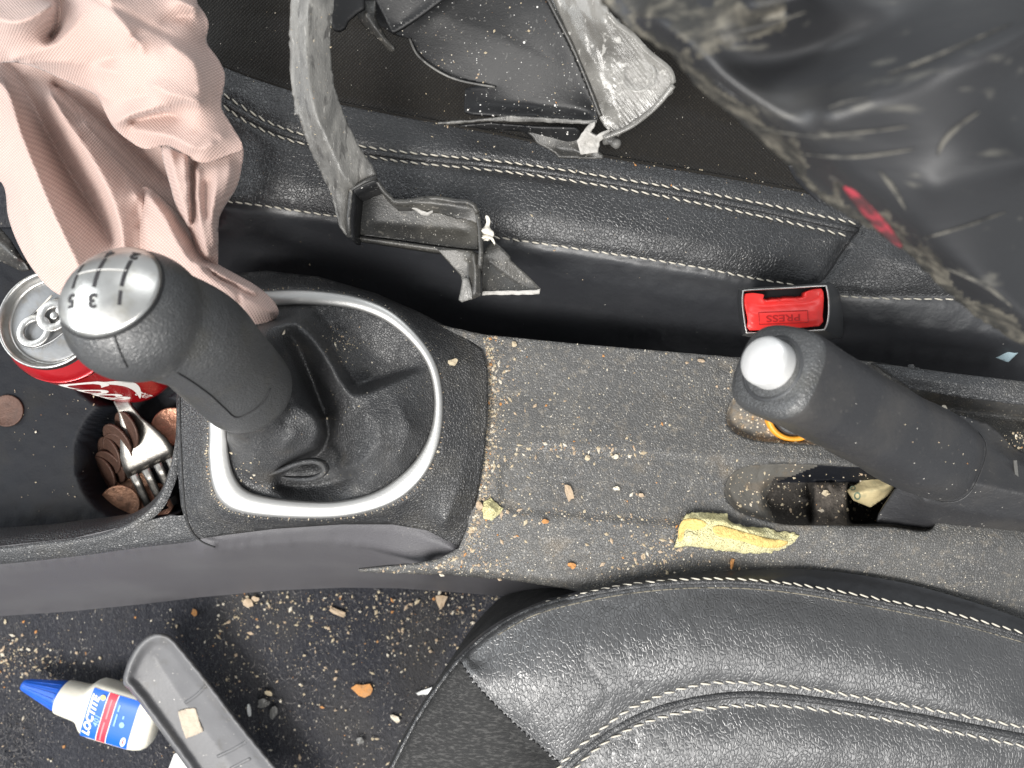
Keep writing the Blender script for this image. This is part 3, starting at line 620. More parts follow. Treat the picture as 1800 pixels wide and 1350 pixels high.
# ------------------------------------------------------------------ lower seat
seatB = thing('car_seat', 'black grained leather seat corner with curved double cream stitching beside the carpet', 'car seat', P(1300, 1200, -.12))
pE = [(655, 1420), (690, 1350), (738, 1258), (800, 1170), (868, 1108), (950, 1066), (1100, 1033), (1250, 1022), (1400, 1032), (1600, 1068), (1700, 1090), (1850, 1132)]
o1 = [(930, 1420), (985, 1345), (1050, 1288), (1130, 1235), (1250, 1201), (1400, 1208), (1600, 1241), (1850, 1288)]
o2 = [(965, 1420), (1012, 1350), (1090, 1290), (1200, 1252), (1350, 1240), (1500, 1256), (1650, 1282), (1850, 1322)]
om = [((a[0]+b[0])/2, (a[1]+b[1])/2) for a, b in ((cr(o1, 4)[i], cr(o2, 4)[i]) for i in range(0, 29, 2))]
sx = [(806, 1160), (838, 1205), (880, 1250), (930, 1296), (988, 1346)]
gE = [(1000, 1048), (1100, 1022), (1200, 1011), (1320, 1002), (1420, 1001), (1520, 1012), (1620, 1032), (1740, 1068), (1860, 1112)]
B_poly = np.vstack([setz(cr([(640, 1440), (680, 1352), (730, 1255), (793, 1165), (862, 1102), (945, 1060), (1000, 1044)], 6), -.030), setz(cr(gE, 6), -.010), [(1860, 1440, -.002), (960, 1440, -.002), (900, 1440, .004), (700, 1440, -.01)]])
e_in = [(x+dx, y+dy) for (x, y), (dx, dy) in zip(pE, ((10, 4), (10, 4), (9, 5), (8, 6), (7, 8), (4, 10), (2, 11), (0, 11), (-1, 11), (-2, 11), (-2, 11), (-2, 11)))]
e_in2 = [(x+dx*2.2, y+dy*2.2) for (x, y), (dx, dy) in zip(pE, ((10, 4), (10, 4), (9, 5), (8, 6), (7, 8), (4, 10), (2, 11), (0, 11), (-1, 11), (-2, 11), (-2, 11), (-2, 11)))]
def wrB(X, Y):
    a = np.hypot(X-1050, Y-1250)/120
    cr_ = np.abs(vnoise(X*.35+Y*.25, Y*.10-X*.35, 26, 41, 2))
    return .0010*vnoise(X, Y, 110, 42) + .0002*vnoise(X, Y, 26, 43) - .0011*np.exp(-(cr_/.08)**2)*np.exp(-a*.5)
sB = Field(B_poly, [setz(cr(pE, 8), .0015), setz(cr(e_in, 8), .0018), setz(cr(e_in2, 8), .0036), setz(cr(o1, 8), .0100), setz(cr([(x-7, y-9) for x, y in o1], 8), .0120), setz(cr(o2, 8), .0075), setz(cr(om, 4), .0095), setz(cr(sx, 6), .0095),
        setz(cr([(x-7, y+6) for x, y in sx], 6), .0105), setz(cr([(x+8, y-5) for x, y in sx], 6), .0115),
        setz(cr([(1000, 1046), (1200, 1016), (1400, 1010), (1600, 1045), (1740, 1080), (1860, 1122)], 6), -.004)], 5, load=2.0e-6, smooth=3, extra=wrB, iters=120)
sB.Z += .009
sxd = cr(sx, 8); ed = cr(pE, 8); od = cr(o1, 8)
polyF = np.vstack([sxd[:, :2], [(920, 1460), (600, 1460), (640, 1350), (700, 1200)], [(790, 1150)]])
eb = ed[ed[:, 0] >= 950]
sB.build('cushion', [M['leather_worn'], M['seat_fabric'], M['leather_side']], seatB, matfn=lambda X, Y: np.where(inside(polyF, X, Y), 1, np.where((X > 960) & (Y < np.interp(X, eb[:, 0], eb[:, 1])-1), 2, 0)))
# side skirt of the seat down to the floor
q = cr([(640, 1440), (680, 1352), (730, 1255), (793, 1165), (862, 1102), (945, 1060), (1000, 1044), (1100, 1022), (1200, 1011)], 6); top = PA(np.c_[q, np.full(len(q), -.022)])
bot = top.copy(); bot[:, 2] = -.15; bot[:, 0] += .012; bot[:, 1] -= .012
v, f = loft([top, bot], closed=False); mesh('seat_skirt', v, f, M['seat_fabric'], seatB, recalc=True)
stitches('stitching', o1, sB, seatB, period=22, length=18, wid=1.9, skew=2.0); stitches('stitching', o2, sB, seatB, period=22, length=18, wid=1.9, skew=2.0)
stitches('stitching', off(pE[5:], -5), sB, seatB, period=20, length=16.5, wid=1.6, skew=1.4, lift=.0034)
stitches('seam_stitching', sx, sB, seatB, period=11, length=6.5, wid=1.8, skew=0, m=M['void'])
cord('piping', pE, sB, seatB, 5.0, M['leather'], lift=.0004)
cord('center_piping', om, sB, seatB, 7.0, M['leather'], lift=-.0006)
cord('dusty_seam', e_in[4:], sB, seatB, 1.2, M['seam_dust'], lift=-.0001)

# ------------------------------------------------------------------ gear lever
lever = thing('gear_lever', 'black gear lever with silver shift pattern cap and crumpled leather gaiter', 'gear lever', P(580, 720, .0))
gt_poly = np.c_[np.array([582, 708]) + (ring_in-[582, 708])*1.012, np.full(len(ring_in), RZ-.003)]
gt = Field(gt_poly, [
    setz(cr([(352, 715), (374, 744), (405, 760), (440, 756), (470, 742), (493, 712), (500, 672), (488, 632), (462, 600)], 6), .066),
    setz(cr([(440, 588), (470, 574), (500, 567), (517, 566)], 5), .050), setz(cr([(440, 574), (480, 562), (515, 556)], 5), .024),
    [(520, 564, .048), (548, 588, .047), (572, 620, .045), (593, 655, .042), (608, 685, .039), (620, 697, .036)],
    [(530, 580, .047), (556, 606, .046), (578, 640, .044), (596, 674, .041)],
    [(540, 568, .032), (566, 592, .027), (590, 622, .022), (610, 652, .018), (626, 678, .015)],
    [(512, 588, .036), (526, 612, .024), (540, 645, .014), (556, 690, .009), (570, 730, .007), (577, 765, .006)],
    [(490, 600, .049), (497, 640, .049), (508, 680, .048)],
    [(616, 697, .036), (650, 689, .034), (690, 672, .030), (730, 657, .024), (750, 653, .019)],
    [(628, 679, .015), (660, 668, .012), (700, 655, .013), (735, 645, .017)],
    zl([(580, 575), (620, 600), (660, 625), (690, 640)], .0125), zl([(560, 552), (630, 572), (695, 607)], .0155),
    [(490, 700, .053), (520, 712, .052), (545, 725, .050), (560, 740, .047), (563, 762, .043), (550, 785, .040), (520, 800, .037), (490, 818, .031), (476, 832, .024)],
    [(500, 740, .053), (520, 760, .052), (500, 785, .049)], [(440, 770, .049), (450, 800, .041), (440, 830, .027)],
    [(572, 735, .014), (577, 762, .007), (566, 790, .006), (545, 804, .008), (510, 818, .012), (488, 836, .014)],
    zl([(500, 832), (530, 828), (555, 825)], .011),
    [(490, 850, .008), (515, 858, .006), (545, 858, .006), (580, 850, .007), (610, 838, .010)],
    [(604, 722, .030), (596, 760, .022), (600, 800, .016)],
    [(640, 720, .036), (665, 745, .037), (665, 780, .036), (640, 810, .031), (605, 826, .020)], [(700, 715, .034), (722, 755, .031), (700, 805, .028), (650, 848, .023)],
    [(420, 830, .019), (450, 852, .0175), (500, 873, .017)], [(415, 780, .032), (412, 800, .022)]], 3, load=7e-7, smooth=5,
    extra=lambda X, Y: .0007*vnoise(X, Y, 40, 51) + .0003*vnoise(X, Y, 12, 52))
gaiter = gt.build('gaiter', M['gaiter'], lever, solid=.0012)
lp = cr([(474, 834, .021), (500, 824, .025), (525, 814, .028), (550, 810, .029), (567, 815, .029), (572, 825, .028), (564, 835, .026), (545, 841, .023), (520, 841, .019), (496, 838, .017)], 6)
v, f = sweep(PA(lp), sup(12, .0016, .0034, 2.4), np.interp(np.linspace(0, 1, len(lp)), [0, .12, .5, .85, 1], [.5, 1, 1.15, 1, .4])); mesh('pinched_fold', v, f, M['gaiter'], gaiter)

KZ = .140
kc = P(240, 556, KZ); ks = 3000*H/(H-KZ)
capax = np.array([-.13, .46, .87]); capax /= np.linalg.norm(capax)
kr = 119/ks
# grip: bulb + neck merged to one skin
neck = cr([P(438, 692, .064), P(422, 673, .075), P(382, 632, .097), P(340, 592, .118), kc], 8)
nr = np.interp(np.linspace(0, 1, len(neck)), [0, .12, .3, .6, 1], [.0215, .0232, .0232, .0232, .0240])
vn, fn_ = sweep(neck, circ(28), nr)
a, b, t = frame(capax, (0, 1, 0)); u = np.linspace(0, PI, 20); rings = []
for k in u[1:-1]:
    c = circ(32); rings.append(kc + t*math.cos(k)*kr*.94 + math.sin(k)*kr*(c[:, :1]*a + c[:, 1:]*b))
vb, fb = loft(rings)
v, f = join((vn, fn_), (vb, fb))
grip = mesh('grip', v, f, M['rubber'], lever, recalc=True)
r_ = grip.modifiers.new('merge', 'REMESH'); r_.mode = 'VOXEL'; r_.voxel_size = .0013; r_.use_smooth_shade = True
r_ = grip.modifiers.new('soften', 'SMOOTH'); r_.iterations = 6; r_.factor = .5
# metal cap
capR = kr*1.004; half = math.radians(47); rings = []
hu = np.array([1.0, 0, 0]); hu -= hu@capax*capax; hu /= np.linalg.norm(hu); hv = np.cross(capax, hu)
def capP(x, y, lift=0.0):
    r = math.hypot(x, y); th = r/capR; d = (hu*x+hv*y)/(r+1e-9)
    return kc + capax*(math.cos(th)*(kr*.94*1.01+lift)) + d*(math.sin(th)*(capR+lift))
for k in np.linspace(0, 1, 14)[1:]:
    rings.append(np.array([capP(capR*half*k*math.cos(q), capR*half*k*1.0*math.sin(q), .0009) for q in np.arange(48)*2*PI/48]))
rings.append(np.array([capP(capR*half*1.015*math.cos(q), capR*half*1.015*math.sin(q), -.0012) for q in np.arange(48)*2*PI/48]))
v, f = loft(rings, True, False); cap = mesh('cap', v, f, M['chrome'], lever, recalc=True)
path = np.array([capP(capR*half*1.03*math.cos(q), capR*half*1.03*math.sin(q), -.0001) for q in np.arange(64)*2*PI/64])
v, f = sweep(path, circ(6, .0008), closed=True); mesh('cap_groove', v, f, M['void'], lever)
def strip(x0, y0, x1, y1, wd, lift=.0011, n=8):
    dx, dy = x1-x0, y1-y0; l = math.hypot(dx, dy); nx, ny = -dy/l*wd/2, dx/l*wd/2; V = []
    for i in range(n+1):
        x, y = x0+dx*i/n, y0+dy*i/n; V += [capP(x+nx, y+ny, lift), capP(x-nx, y-ny, lift)]
    return np.array(V), [(2*i, 2*i+2, 2*i+3, 2*i+1) for i in range(n)]
cs_ = .0098; parts_ = []
for x, y0, y1 in ((-cs_, .0092, -.0028), (0, .0098, -.0040), (cs_, .0092, -.0035)): parts_.append(strip(x, y0, x, y1, .0014))
v, f = join(*parts_); mesh('shift_lines', v, f, M['dark_ink'], cap)
v, f = strip(-cs_, .0034, cs_, .0034, .0007); mesh('shift_crossbar', v, f, M['white_ink'], cap)
def capt(s_, x, y, sz):
    V, F = text2d(s_, sz, bold=.00028); return np.array([capP(x-q[0], y-q[1], .00115) for q in V]), F
v, f = join(capt('1', cs_, -.0078, .0072), capt('3', 0, -.0090, .0072), capt('5', -cs_, -.0076, .0072), capt('2', cs_, .0130, .0064), capt('4', 0, .0136, .0064))
mesh('shift_numbers', v, f, M['dark_ink'], cap)
# moulding seam and collar edge, laid on the grip surface
def cast(o, px, py, lift=.0002):
    bpy.context.view_layer.update(); e = o.evaluated_get(bpy.context.evaluated_depsgraph_get()); bb = BASE[o.name]
    og = np.array([0, 0, H]); d = P(px, py, 0)-og; d /= np.linalg.norm(d)
    ok, loc, nrm_, _ = e.ray_cast(Vector(og-bb), Vector(d))
    return np.array(loc)+bb+np.array(nrm_)*lift if ok else P(px, py, .08)
for nm, l_ in (('mould_seam', [(200, 586), (206, 604), (214, 625), (224, 645)]), ('collar_seam', [(312, 655), (340, 672), (370, 694), (396, 718), (415, 733), (440, 724), (462, 706), (475, 682)])):
    q = np.array([cast(grip, *p) for p in cr(l_, 5)]); v, f = sweep(q, circ(6, .00035)); mesh(nm, v, f, M['void'], lever)

# ------------------------------------------------------------------ drink can
ct_, cb_ = P(85, 561, 0.030), P(252, 630, -.077)
cax = ct_-cb_; cl = np.linalg.norm(cax); cax /= cl
can = thing('drink_can', 'red and silver opened drink can standing in the cup holder behind the gear knob', 'can', cb_)
v, f = revolve([(0, .004), (.018, .003), (.0225, 0), (.026, .002), (.029, .006)], 48, cb_, cax, cap0=False)
mesh('can_base', v, f, M['alu'], can)
prof = [(.029, .006), (.0325, .012), (.033, .016)]+[(.033, .016+.002*i) for i in range(1, 40)]+[(.033, cl-.016), (.0322, cl-.0115), (.0300, cl-.0065), (.0278, cl-.0030)]
v, f = revolve(prof, 64, cb_, cax); 
body = mesh('can_body', v, f, M['red_can'], can)
v, f = revolve([(.0278, -.0032), (.0272, -.0018), (.0278, -.0004), (.0276, .0008), (.0268, .0011), (.0258, .0004), (.0250, -.003), (.0243, -.0052), (.0232, -.0056), (.0226, -.0046)], 64, ct_, cax)
mesh('can_rim', v, f, M['alu'], can)
ca, cbv, _ = frame(cax, (0, 1, 0)); cu = np.array([1.0, 0, 0])-cax[0]*cax; cu /= np.linalg.norm(cu); cv = np.cross(cax, cu)
def lidP(x, y, h): return ct_ + cu*x + cv*y + cax*h
def ell(cx, cy, rx, ry, n=24, ang=0):
    q = np.arange(n)*2*PI/n; x = rx*np.cos(q); y = ry*np.sin(q); c, s_ = math.cos(ang), math.sin(ang); return np.stack([cx+x*c-y*s_, cy+x*s_+y*c], 1)
rr = [np.array([lidP(*q, h) for q in ell(0, 0, r, r, 64)]) for r, h in ((.0228, -.0047), (.0215, -.0042), (.012, -.0040), (.001, -.0040))]
v, f = loft(rr, False, True); lid = mesh('lid_panel', v, f, M['lid'], can)
def flatplate(outer, h, th, holes_=()):
    n = len(outer); R_ = []
    if holes_: inner = holes_[0]
    top = np.array([lidP(*q, h+th) for q in outer]); bot = np.array([lidP(*q, h) for q in outer])
    if holes_:
        it = np.array([lidP(*q, h+th) for q in inner]); ib = np.array([lidP(*q, h) for q in inner]); return loft([ib, bot, top, it, ib], False, False)
    return loft([bot, top], True, True)
ta = math.radians(41)
tabc = np.array([-.0030, -.0018]); td = np.array([math.cos(ta), math.sin(ta)])
mo = np.array([.0112, .0118])
v, f = flatplate(ell(*mo, .0095, .0066, 28, ta), -.0041, .0003); mesh('mouth_opening', v, f, M['void'], lid, smooth=False)
v, f = flatplate(ell(*(tabc+td*.001), .0190, .0104, 32, ta), -.0041, .0005, [ell(*(tabc+td*.001), .0178, .0094, 32, ta)]); mesh('lid_bead', v, f, M['lid'], lid)
c1 = tabc-td*.0066; c2 = tabc+td*.0064
v, f = join(flatplate(ell(*c1, .0098, .0090, 28, ta), -.0020, .0013, [ell(*c1, .0058, .0052, 28, ta)]), flatplate(ell(*c2, .0096, .0088, 28, ta), -.0019, .0013, [ell(*c2, .0046, .0043, 28, ta)]))
mesh('pull_tab', v, f, M['alu'], can, bevel=.0004)
v, f = join(flatplate(ell(*c2, .0022, .0022, 18), -.0040, .0028), flatplate(ell(*(c2+td*.006), .0045, .0040, 18, ta), -.0035, .0018)); mesh('rivet', v, f, M['alu'], can, bevel=.0004)
e0, e1 = np.array([-.0085, .0052]), np.array([-.0005, .0140])
v, f = sweep(np.array([lidP(*(e0+(e1-e0)*k), -.0030+.0012*k) for k in np.linspace(0, 1, 6)]), circ(6, .0006)); mesh('opening_edge', v, f, M['clip'], can)  # off-white bar paints the lit edge of the opening
def canP(s_, h, lift=.00012): # s_: metres round the can, h: height
    ang = s_/.033; return cb_+cax*h + (.033+lift)*(cu*math.cos(ang)+cv*math.sin(ang))
a0 = -1.08*.033
def cantext(s_, sz, sh, sc0, hc, bold):
    V, F = text2d(s_, sz, sh, bold)
    # reading direction runs down the can
    return np.array([canP(a0+sc0+q[1], hc-q[0]) for q in V]), F
v, f = join(cantext('Coca', .030, .35, -.012, .062, .0005), cantext('Cola', .030, .35, .022, .055, .0005), cantext('GOUT', .0062, 0, -.001, .026, .0001))
mesh('printed_lettering', v, f, M['white_ink'], body, smooth=False)
vv = []
for k in np.linspace(0, 1, 24):
    sA_ = a0-.006+.010*math.sin(k*3.0); wd = .0022*math.sin(PI*k)+.0003; vv += [canP(sA_-wd, .085-.062*k, .0001), canP(sA_+wd, .085-.062*k, .0001)]
mesh('printed_ribbon', np.array(vv), [(2*i, 2*i+2, 2*i+3, 2*i+1) for i in range(23)], M['white_ink'], body)

# ------------------------------------------------------------------ coins and fork in the cup well
def coin(c, ax, r, label, m='copper', group='copper coins in the cup holder'):
    h = .0017 if r > .011 else .0015
    v, f = revolve([(r*.9, 0), (r, .0002), (r, h), (r*.93, h+.0001), (r*.90, h-.00015), (r*.4, h-.0001), (r*.02, h)], 30, c, ax, cap0=True, cap1=True)
    return mesh('coin', v, f, M[m], None, np.array(c), label=label, cat='coin', group=group)
WZ = -.117
coin(P(212, 886, -.0650), (.10, -.06, .98), .0130, 'brightest round copper coin lying flat at the bottom of the cup well', 'copper')
coin(P(272, 882, -.0725), (.2, .05, .97), .0130, 'shiny pinkish copper coin half hidden under the cup rim below the fork', 'copper_new')
coin(P(234, 846, -.0745), (.12, .25, .95), .0130, 'dark copper coin beneath the fork tines', 'copper')
coin(P(207, 868, -.0755), (-.1, .1, .98), .0130, 'copper coin peeking out under the brightest coin', 'copper')
coin(P(303, 750, -.0700), (.25, .1, .95), .0130, 'copper coin leaning behind the fork neck by the can', 'copper_new')
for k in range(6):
    coin(P(184+7.5*k+(0, 5, -4, 3, -5, 4)[k], 832-15*k+(0, 3, -3, 4, 2, -2)[k], -.0720+.0030*k), (-.50+(0, .1, -.05, .14, .02, -.08)[k], -.36+(.05, -.08, .1, 0, -.1, .06)[k], .78), .0130, ['lowest', 'second', 'third', 'fourth', 'fifth', 'topmost'][k]+' dark copper coin of the slanted stack left of the fork', 'copper_shaded')
coin(P(14, 722, -.0475), (.05, .02, 1), .0103, 'single dark copper coin lying on the left tray shelf', 'copper_shaded', 'copper coins in the cup holder')

fork = thing('fork', 'steel fork standing tines down in the cup well beside the can', 'fork', P(270, 830, -.1))
fz = lambda y: np.interp(y, (690, 740, 800, 870), (-.054, -.056, -.060, -.070))
fdir = np.array([.42, .91]); fn2 = np.array([.91, -.42])
L_ = [(0, 13), (20, 13), (45, 20), (70, 33), (92, 43), (112, 47), (130, 46)]
o_ = np.array([213, 700]); rings = []
for s_, hw in L_:
    c = o_+fdir*s_*1.02
    rg = []
    for tt in np.linspace(-1, 1, 9):
        q = c+fn2*hw*tt; rg.append(P(q[0], q[1], fz(c[1])+.0016*tt*tt*(hw/47)*(1-s_/140)))
    rings.append(np.array(rg))
v, f = loft(rings, closed=False); mesh('fork_head', v, f, M['steel'], fork, solid=.0018, recalc=False)
for k in range(4):
    rings = []
    for s_ in (128, 150, 175, 205):
        c = o_+fdir*s_*1.02+fn2*(-34.5+23*k); rg = []
        for tt in (-1, -.3, .3, 1):
            q = c+fn2*(7.6-1.6*(s_-128)/77)*tt; rg.append(P(q[0], q[1], fz((o_+fdir*s_*1.02)[1])+.0012))
        rings.append(np.array(rg))
    v, f = loft(rings, closed=False); mesh('tine', v, f, M['steel'], fork, solid=.0018)
v, f = sweep(np.array([P(214, 704, -.0545), P(209, 694, -.056), P(204, 684, -.058)]), sup(10, .0048, .0011, 3)); mesh('fork_handle', v, f, M['steel'], fork)

# ------------------------------------------------------------------ handbrake
hb = thing('handbrake_lever', 'black handbrake lever with chrome push button pointing up over the console', 'handbrake', P(1700, 850, -.01))
t0, t1 = P(1358, 648, .130), P(1712, 842, .018)
hax = t1-t0; hl = np.linalg.norm(hax); hax /= hl
secs = []; K = [(-.0006, .0120), (-.0004, .0160), (.0004, .0184), (.0028, .0202), (.008, .0206), (.03, .0196), (.05, .0206), (.064, .0198), (.08, .0214), (.096, .0204), (.115, .0226), (.130, .0230), (.143, .0226), (.152, .0212), (.157, .0185), (.159, .0150)]
a, b, _ = frame(hax, (0, 0, 1)); spo = sup(40, 1, 1, 3.0)
for s_, r in K: secs.append(t0+hax*s_+r*(spo[:, :1]*a*1.0+spo[:, 1:]*b*1.02))
v, f = loft(secs); mesh('grip', v, f, [M['sleeve'], M['rubber']], hb, recalc=True, sub=1, mi=[1 if (i//40) < 3 else 0 for i in range(len(f)-2)]+[1, 0])
nf = -hax
endr = t0+hax*.1535+.0213*(spo[:, :1]*a+spo[:, 1:]*b*1.02); v, f = sweep(endr, circ(6, .0004), closed=True); mesh('end_seam', v, f, M['sleeve'], hb)
v, f = revolve([(.0150, -.0006), (.0146, .0008), (.0136, .0012), (.0126, .0010), (.0118, -.0006), (.0110, -.002)], 48, t0+hax*.0004, nf); mesh('tip_collar', v, f, M['buckle'], hb)
v, f = revolve([(.0106, -.003), (.0106, .0060), (.0104, .0078), (.0096, .0092), (.0078, .0101), (.004, .0105), (.0002, .0106)], 40, t0+a*.0012, nf, cap1=True); mesh('push_button', v, f, M['satin'], hb, recalc=True)
bs = Field([(1600, 836, .020), (1572, 862, .010), (1545, 905, -.004), (1542, 918, -.006), (1600, 926, -.006), (1700, 936, -.006), (1860, 948, -.006), (1860, 825, .0), (1790, 790, .004), (1740, 745, .012), (1690, 730, .022)],
        [[(1640, 840, .030), (1720, 850, .030), (1860, 880, .024)], [(1620, 880, .018), (1700, 900, .016), (1860, 922, .012)], [(1700, 770, .026), (1780, 815, .020), (1860, 845, .014)]], 4, smooth=3, extra=lambda X, Y: .0006*vnoise(X, Y, 40, 61))
bs.build('lever_sleeve', M['sleeve'], hb, solid=.0015)
v, f = box(P(1786, 828, .0215), .0018, .012, .0006, Matrix.Rotation(.1, 3, 'Z')); mesh('scuff_mark', v, f, M['torn'], hb, smooth=False)

# ------------------------------------------------------------------ seat belt buckle
bz = .052
bp = lambda x, y, z=bz: P(x, y, z)
buck = thing('seatbelt_buckle', 'black seat belt buckle with red PRESS button standing by the upper seat', 'seatbelt buckle', P(1390, 560, -.07))
bo_ = [(1305, 514), (1312, 510), (1380, 506), (1446, 502), (1454, 505), (1458, 530), (1457, 560), (1451, 578), (1442, 581), (1380, 584), (1318, 586), (1311, 582), (1307, 560), (1304, 535)]
bo = cr(bo_, 4, True); cb2 = np.array([1381, 545])
def lay(k, z, dy=0): q = cb2+(bo-cb2)*k; q = q+[0, dy]; return PA(np.c_[q, np.full(len(q), z)])
base_w = lay(1.10, bz-.012)
def down(k, z): # straight walls: take world outline
    q = base_w.copy(); c = q.mean(0); q[:, :2] = c[:2]+(q[:, :2]-c[:2])*k; q[:, 2] = z; q[:, 0] += (bz-.012-z)*.55; return q
v, f = loft([lay(.955, bz-.010), lay(.955, bz-.0006), lay(.975, bz), lay(1.0, bz-.0004), lay(1.025, bz-.003), lay(1.06, bz-.008), base_w, down(.99, .0), down(.92, -.075)], True, True)
mesh('housing', v, f, M['buckle'], buck, recalc=True)
rim = lay(.985, bz+.0001); v, f = sweep(rim, circ(6, .0005), closed=True); mesh('housing_edge', v, f, M['alu'], buck)
v, f = loft([lay(.957, bz-.0065)[::-1]], True, False); mesh('slot', v, f, M['void'], buck, smooth=False)
rb = [(1311, 516), (1340, 517), (1343, 520), (1344, 530), (1380, 527), (1414, 525), (1416, 515), (1420, 512), (1444, 507), (1448, 525), (1446, 555), (1441, 573), (1380, 577), (1318, 581), (1314, 565), (1311, 540)]
rbp = np.array(dens(cr(np.c_[rb, np.zeros(len(rb))], 2, True), 3, True))[:-1]
rbz = np.c_[rbp[:, :2], np.full(len(rbp), bz-.0008)]
bf2 = Field(rbz, [zl([(1320, 545), (1380, 541), (1440, 537)], bz-.0002), zl([(1318, 530), (1330, 535), (1345, 537), (1380, 534), (1415, 532), (1430, 529), (1441, 520)], bz-.0022), zl([(1322, 552), (1380, 549), (1438, 546)], bz+.0012), zl([(1322, 568), (1380, 565), (1436, 561)], bz+.0016)], 2, smooth=3)
btn = bf2.build('press_button', M['red'], buck, solid=.005)
def bt(x, y): 
    q = np.array([1377, 558.5])+np.array([x*math.cos(-.045)-y*math.sin(-.045), x*math.sin(-.045)+y*math.cos(-.045)]); return P(q[0], q[1], float(bf2.z(*q))+.00022)
V, F = text2d('PRESS', 19, bold=.2); V[:, 0] *= 1.28; V[:, 1] *= .9
mesh('press_lettering', np.array([bt(-q[0], q[1]) for q in V]), F, M['red_deep'], btn, smooth=False, solid=0)
fr = np.array([(-43, -11), (43, -11), (43, 10), (-43, 10)]); pts = [bt(*q) for q in dens(np.c_[fr, np.zeros(4)], 6, True)[:-1, :2]]
v, f = sweep(np.array(pts), circ(5, .00022), closed=True); mesh('lettering_frame', v, f, M['red_deep'], btn)

# ------------------------------------------------------------------ airbag
def crease(X, Y, sc_, seed, amp, wd=.10):
    n1 = vnoise(X, Y, sc_, seed, 2); return -amp*np.exp(-(n1/wd)**2)
ab = thing('airbag', 'deflated pink woven airbag slumped in folds behind the gear knob', 'airbag', P(200, 300, -.05))
def bow(pts, n=6): return cr(pts, n)
# lower folds
lo = [(-60, 95, .020), (30, 90, .022), (120, 100, .020), (220, 200, .020), (320, 300, .022), (360, 400, .018), (330, 470, .020), (260, 500, .030), (200, 530, .035), (150, 535, .035), (112, 522, .036), (85, 505, .036), (55, 470, .034), (30, 425, .030), (14, 380, .026), (2, 320, .022), (-60, 300, .015)]
fl_ = Field(cr(lo, 5, True), [
    bow([(-50, 140, .040), (8, 150, .044), (40, 240, .058), (80, 340, .066), (120, 430, .068), (150, 500, .058)]),          # left lobe crest
    bow([(-40, 210, .034), (20, 300, .046), (55, 400, .052), (90, 470, .050)]),
    bow([(16, 112, .020), (52, 175, .018), (95, 255, .018), (140, 330, .020), (176, 384, .026), (195, 425, .034)]),           # valley left of roll
    bow([(90, 165, .034), (125, 225, .044), (165, 285, .052), (195, 345, .056), (212, 400, .056), (218, 440, .054)]),          # bright roll
    bow([(150, 210, .034), (200, 275, .038), (240, 330, .042), (250, 360, .046), (235, 430, .046)]),
    bow([(95, 148, .010), (150, 195, .009), (195, 235, .009), (250, 285, .012), (305, 325, .016)]),
    bow([(240, 340, .050), (247, 370, .044), (243, 400, .040)])], 3, load=9e-7, smooth=3, extra=lambda X, Y: .0016*vnoise(X*.8+Y*.5, Y*.6-X*.4, 50, 71) + .0004*vnoise(X, Y, 18, 72) + crease(X*.5+Y*.1, Y*.25-X*.3, 75, 171, .0010))
fl_.build('lower_fold', M['pink'], ab, solid=.0008, uvwarp=(.35, -.5))
# narrow tail reaching the gear surround
ta_ = [(246, 335, .040), (262, 330, .040), (290, 352, .040), (312, 375, .038), (335, 405, .036), (352, 440, .036), (380, 462, .034), (412, 480, .033), (452, 503, .032), (480, 528, .032), (490, 548, .032), (482, 562, .030), (455, 570, .030), (420, 568, .034), (380, 540, .040), (330, 500, .040), (260, 470, .040), (235, 430, .040), (243, 385, .040)]
f2 = Field(cr(ta_, 5, True), [bow([(262, 345, .052), (290, 380, .056), (315, 430, .058), (350, 470, .054), (400, 505, .050), (450, 535, .046), (478, 550, .040)]),
    bow([(330, 440, .048), (375, 480, .043), (420, 505, .042), (465, 530, .040)]), bow([(345, 460, .056), (400, 490, .050), (450, 515, .046)]), bow([(255, 380, .050), (270, 430, .054), (320, 480, .052), (400, 540, .048)])],
    3, load=1.2e-6, smooth=2, extra=lambda X, Y: .0012*vnoise(X*.5-Y*.5, X*.2+Y*.4, 30, 73) + crease(X*.5-Y*.5, X*.4+Y*.4, 40, 173, .0016))
f2.build('tail_fold', M['pink'], ab, solid=.0008, uvwarp=(-.6, .4))
# hanging pleats below the upper bag
pl = [(285, 255, .050), (340, 265, .055), (400, 260, .055), (427, 258, .050), (424, 300, .048), (415, 332, .046), (396, 362, .044), (385, 388, .042), (384, 430, .040), (380, 470, .036), (352, 462, .036), (333, 405, .040), (312, 370, .042), (300, 330, .044)]
f3 = Field(cr(pl, 5, True), [bow([(300, 270, .066), (306, 310, .068), (318, 350, .066), (332, 395, .060)]), bow([(326, 280, .066), (331, 330, .066), (335, 385, .060)]), bow([(337, 285, .050), (338, 330, .049), (338, 390, .046)]),
    bow([(346, 300, .064), (348, 350, .064), (356, 410, .058), (366, 450, .050)]), bow([(380, 300, .060), (378, 340, .064), (374, 380, .060), (378, 430, .052)]), bow([(405, 280, .056), (400, 320, .060), (385, 360, .056)]), bow([(363, 320, .056), (362, 380, .054)])],
    3, load=1e-6, smooth=2, extra=lambda X, Y: .0012*vnoise(X, Y*.4, 26, 74))
f3.build('pleat_fold', M['pink'], ab, solid=.0008, uvwarp=(.3, .6))
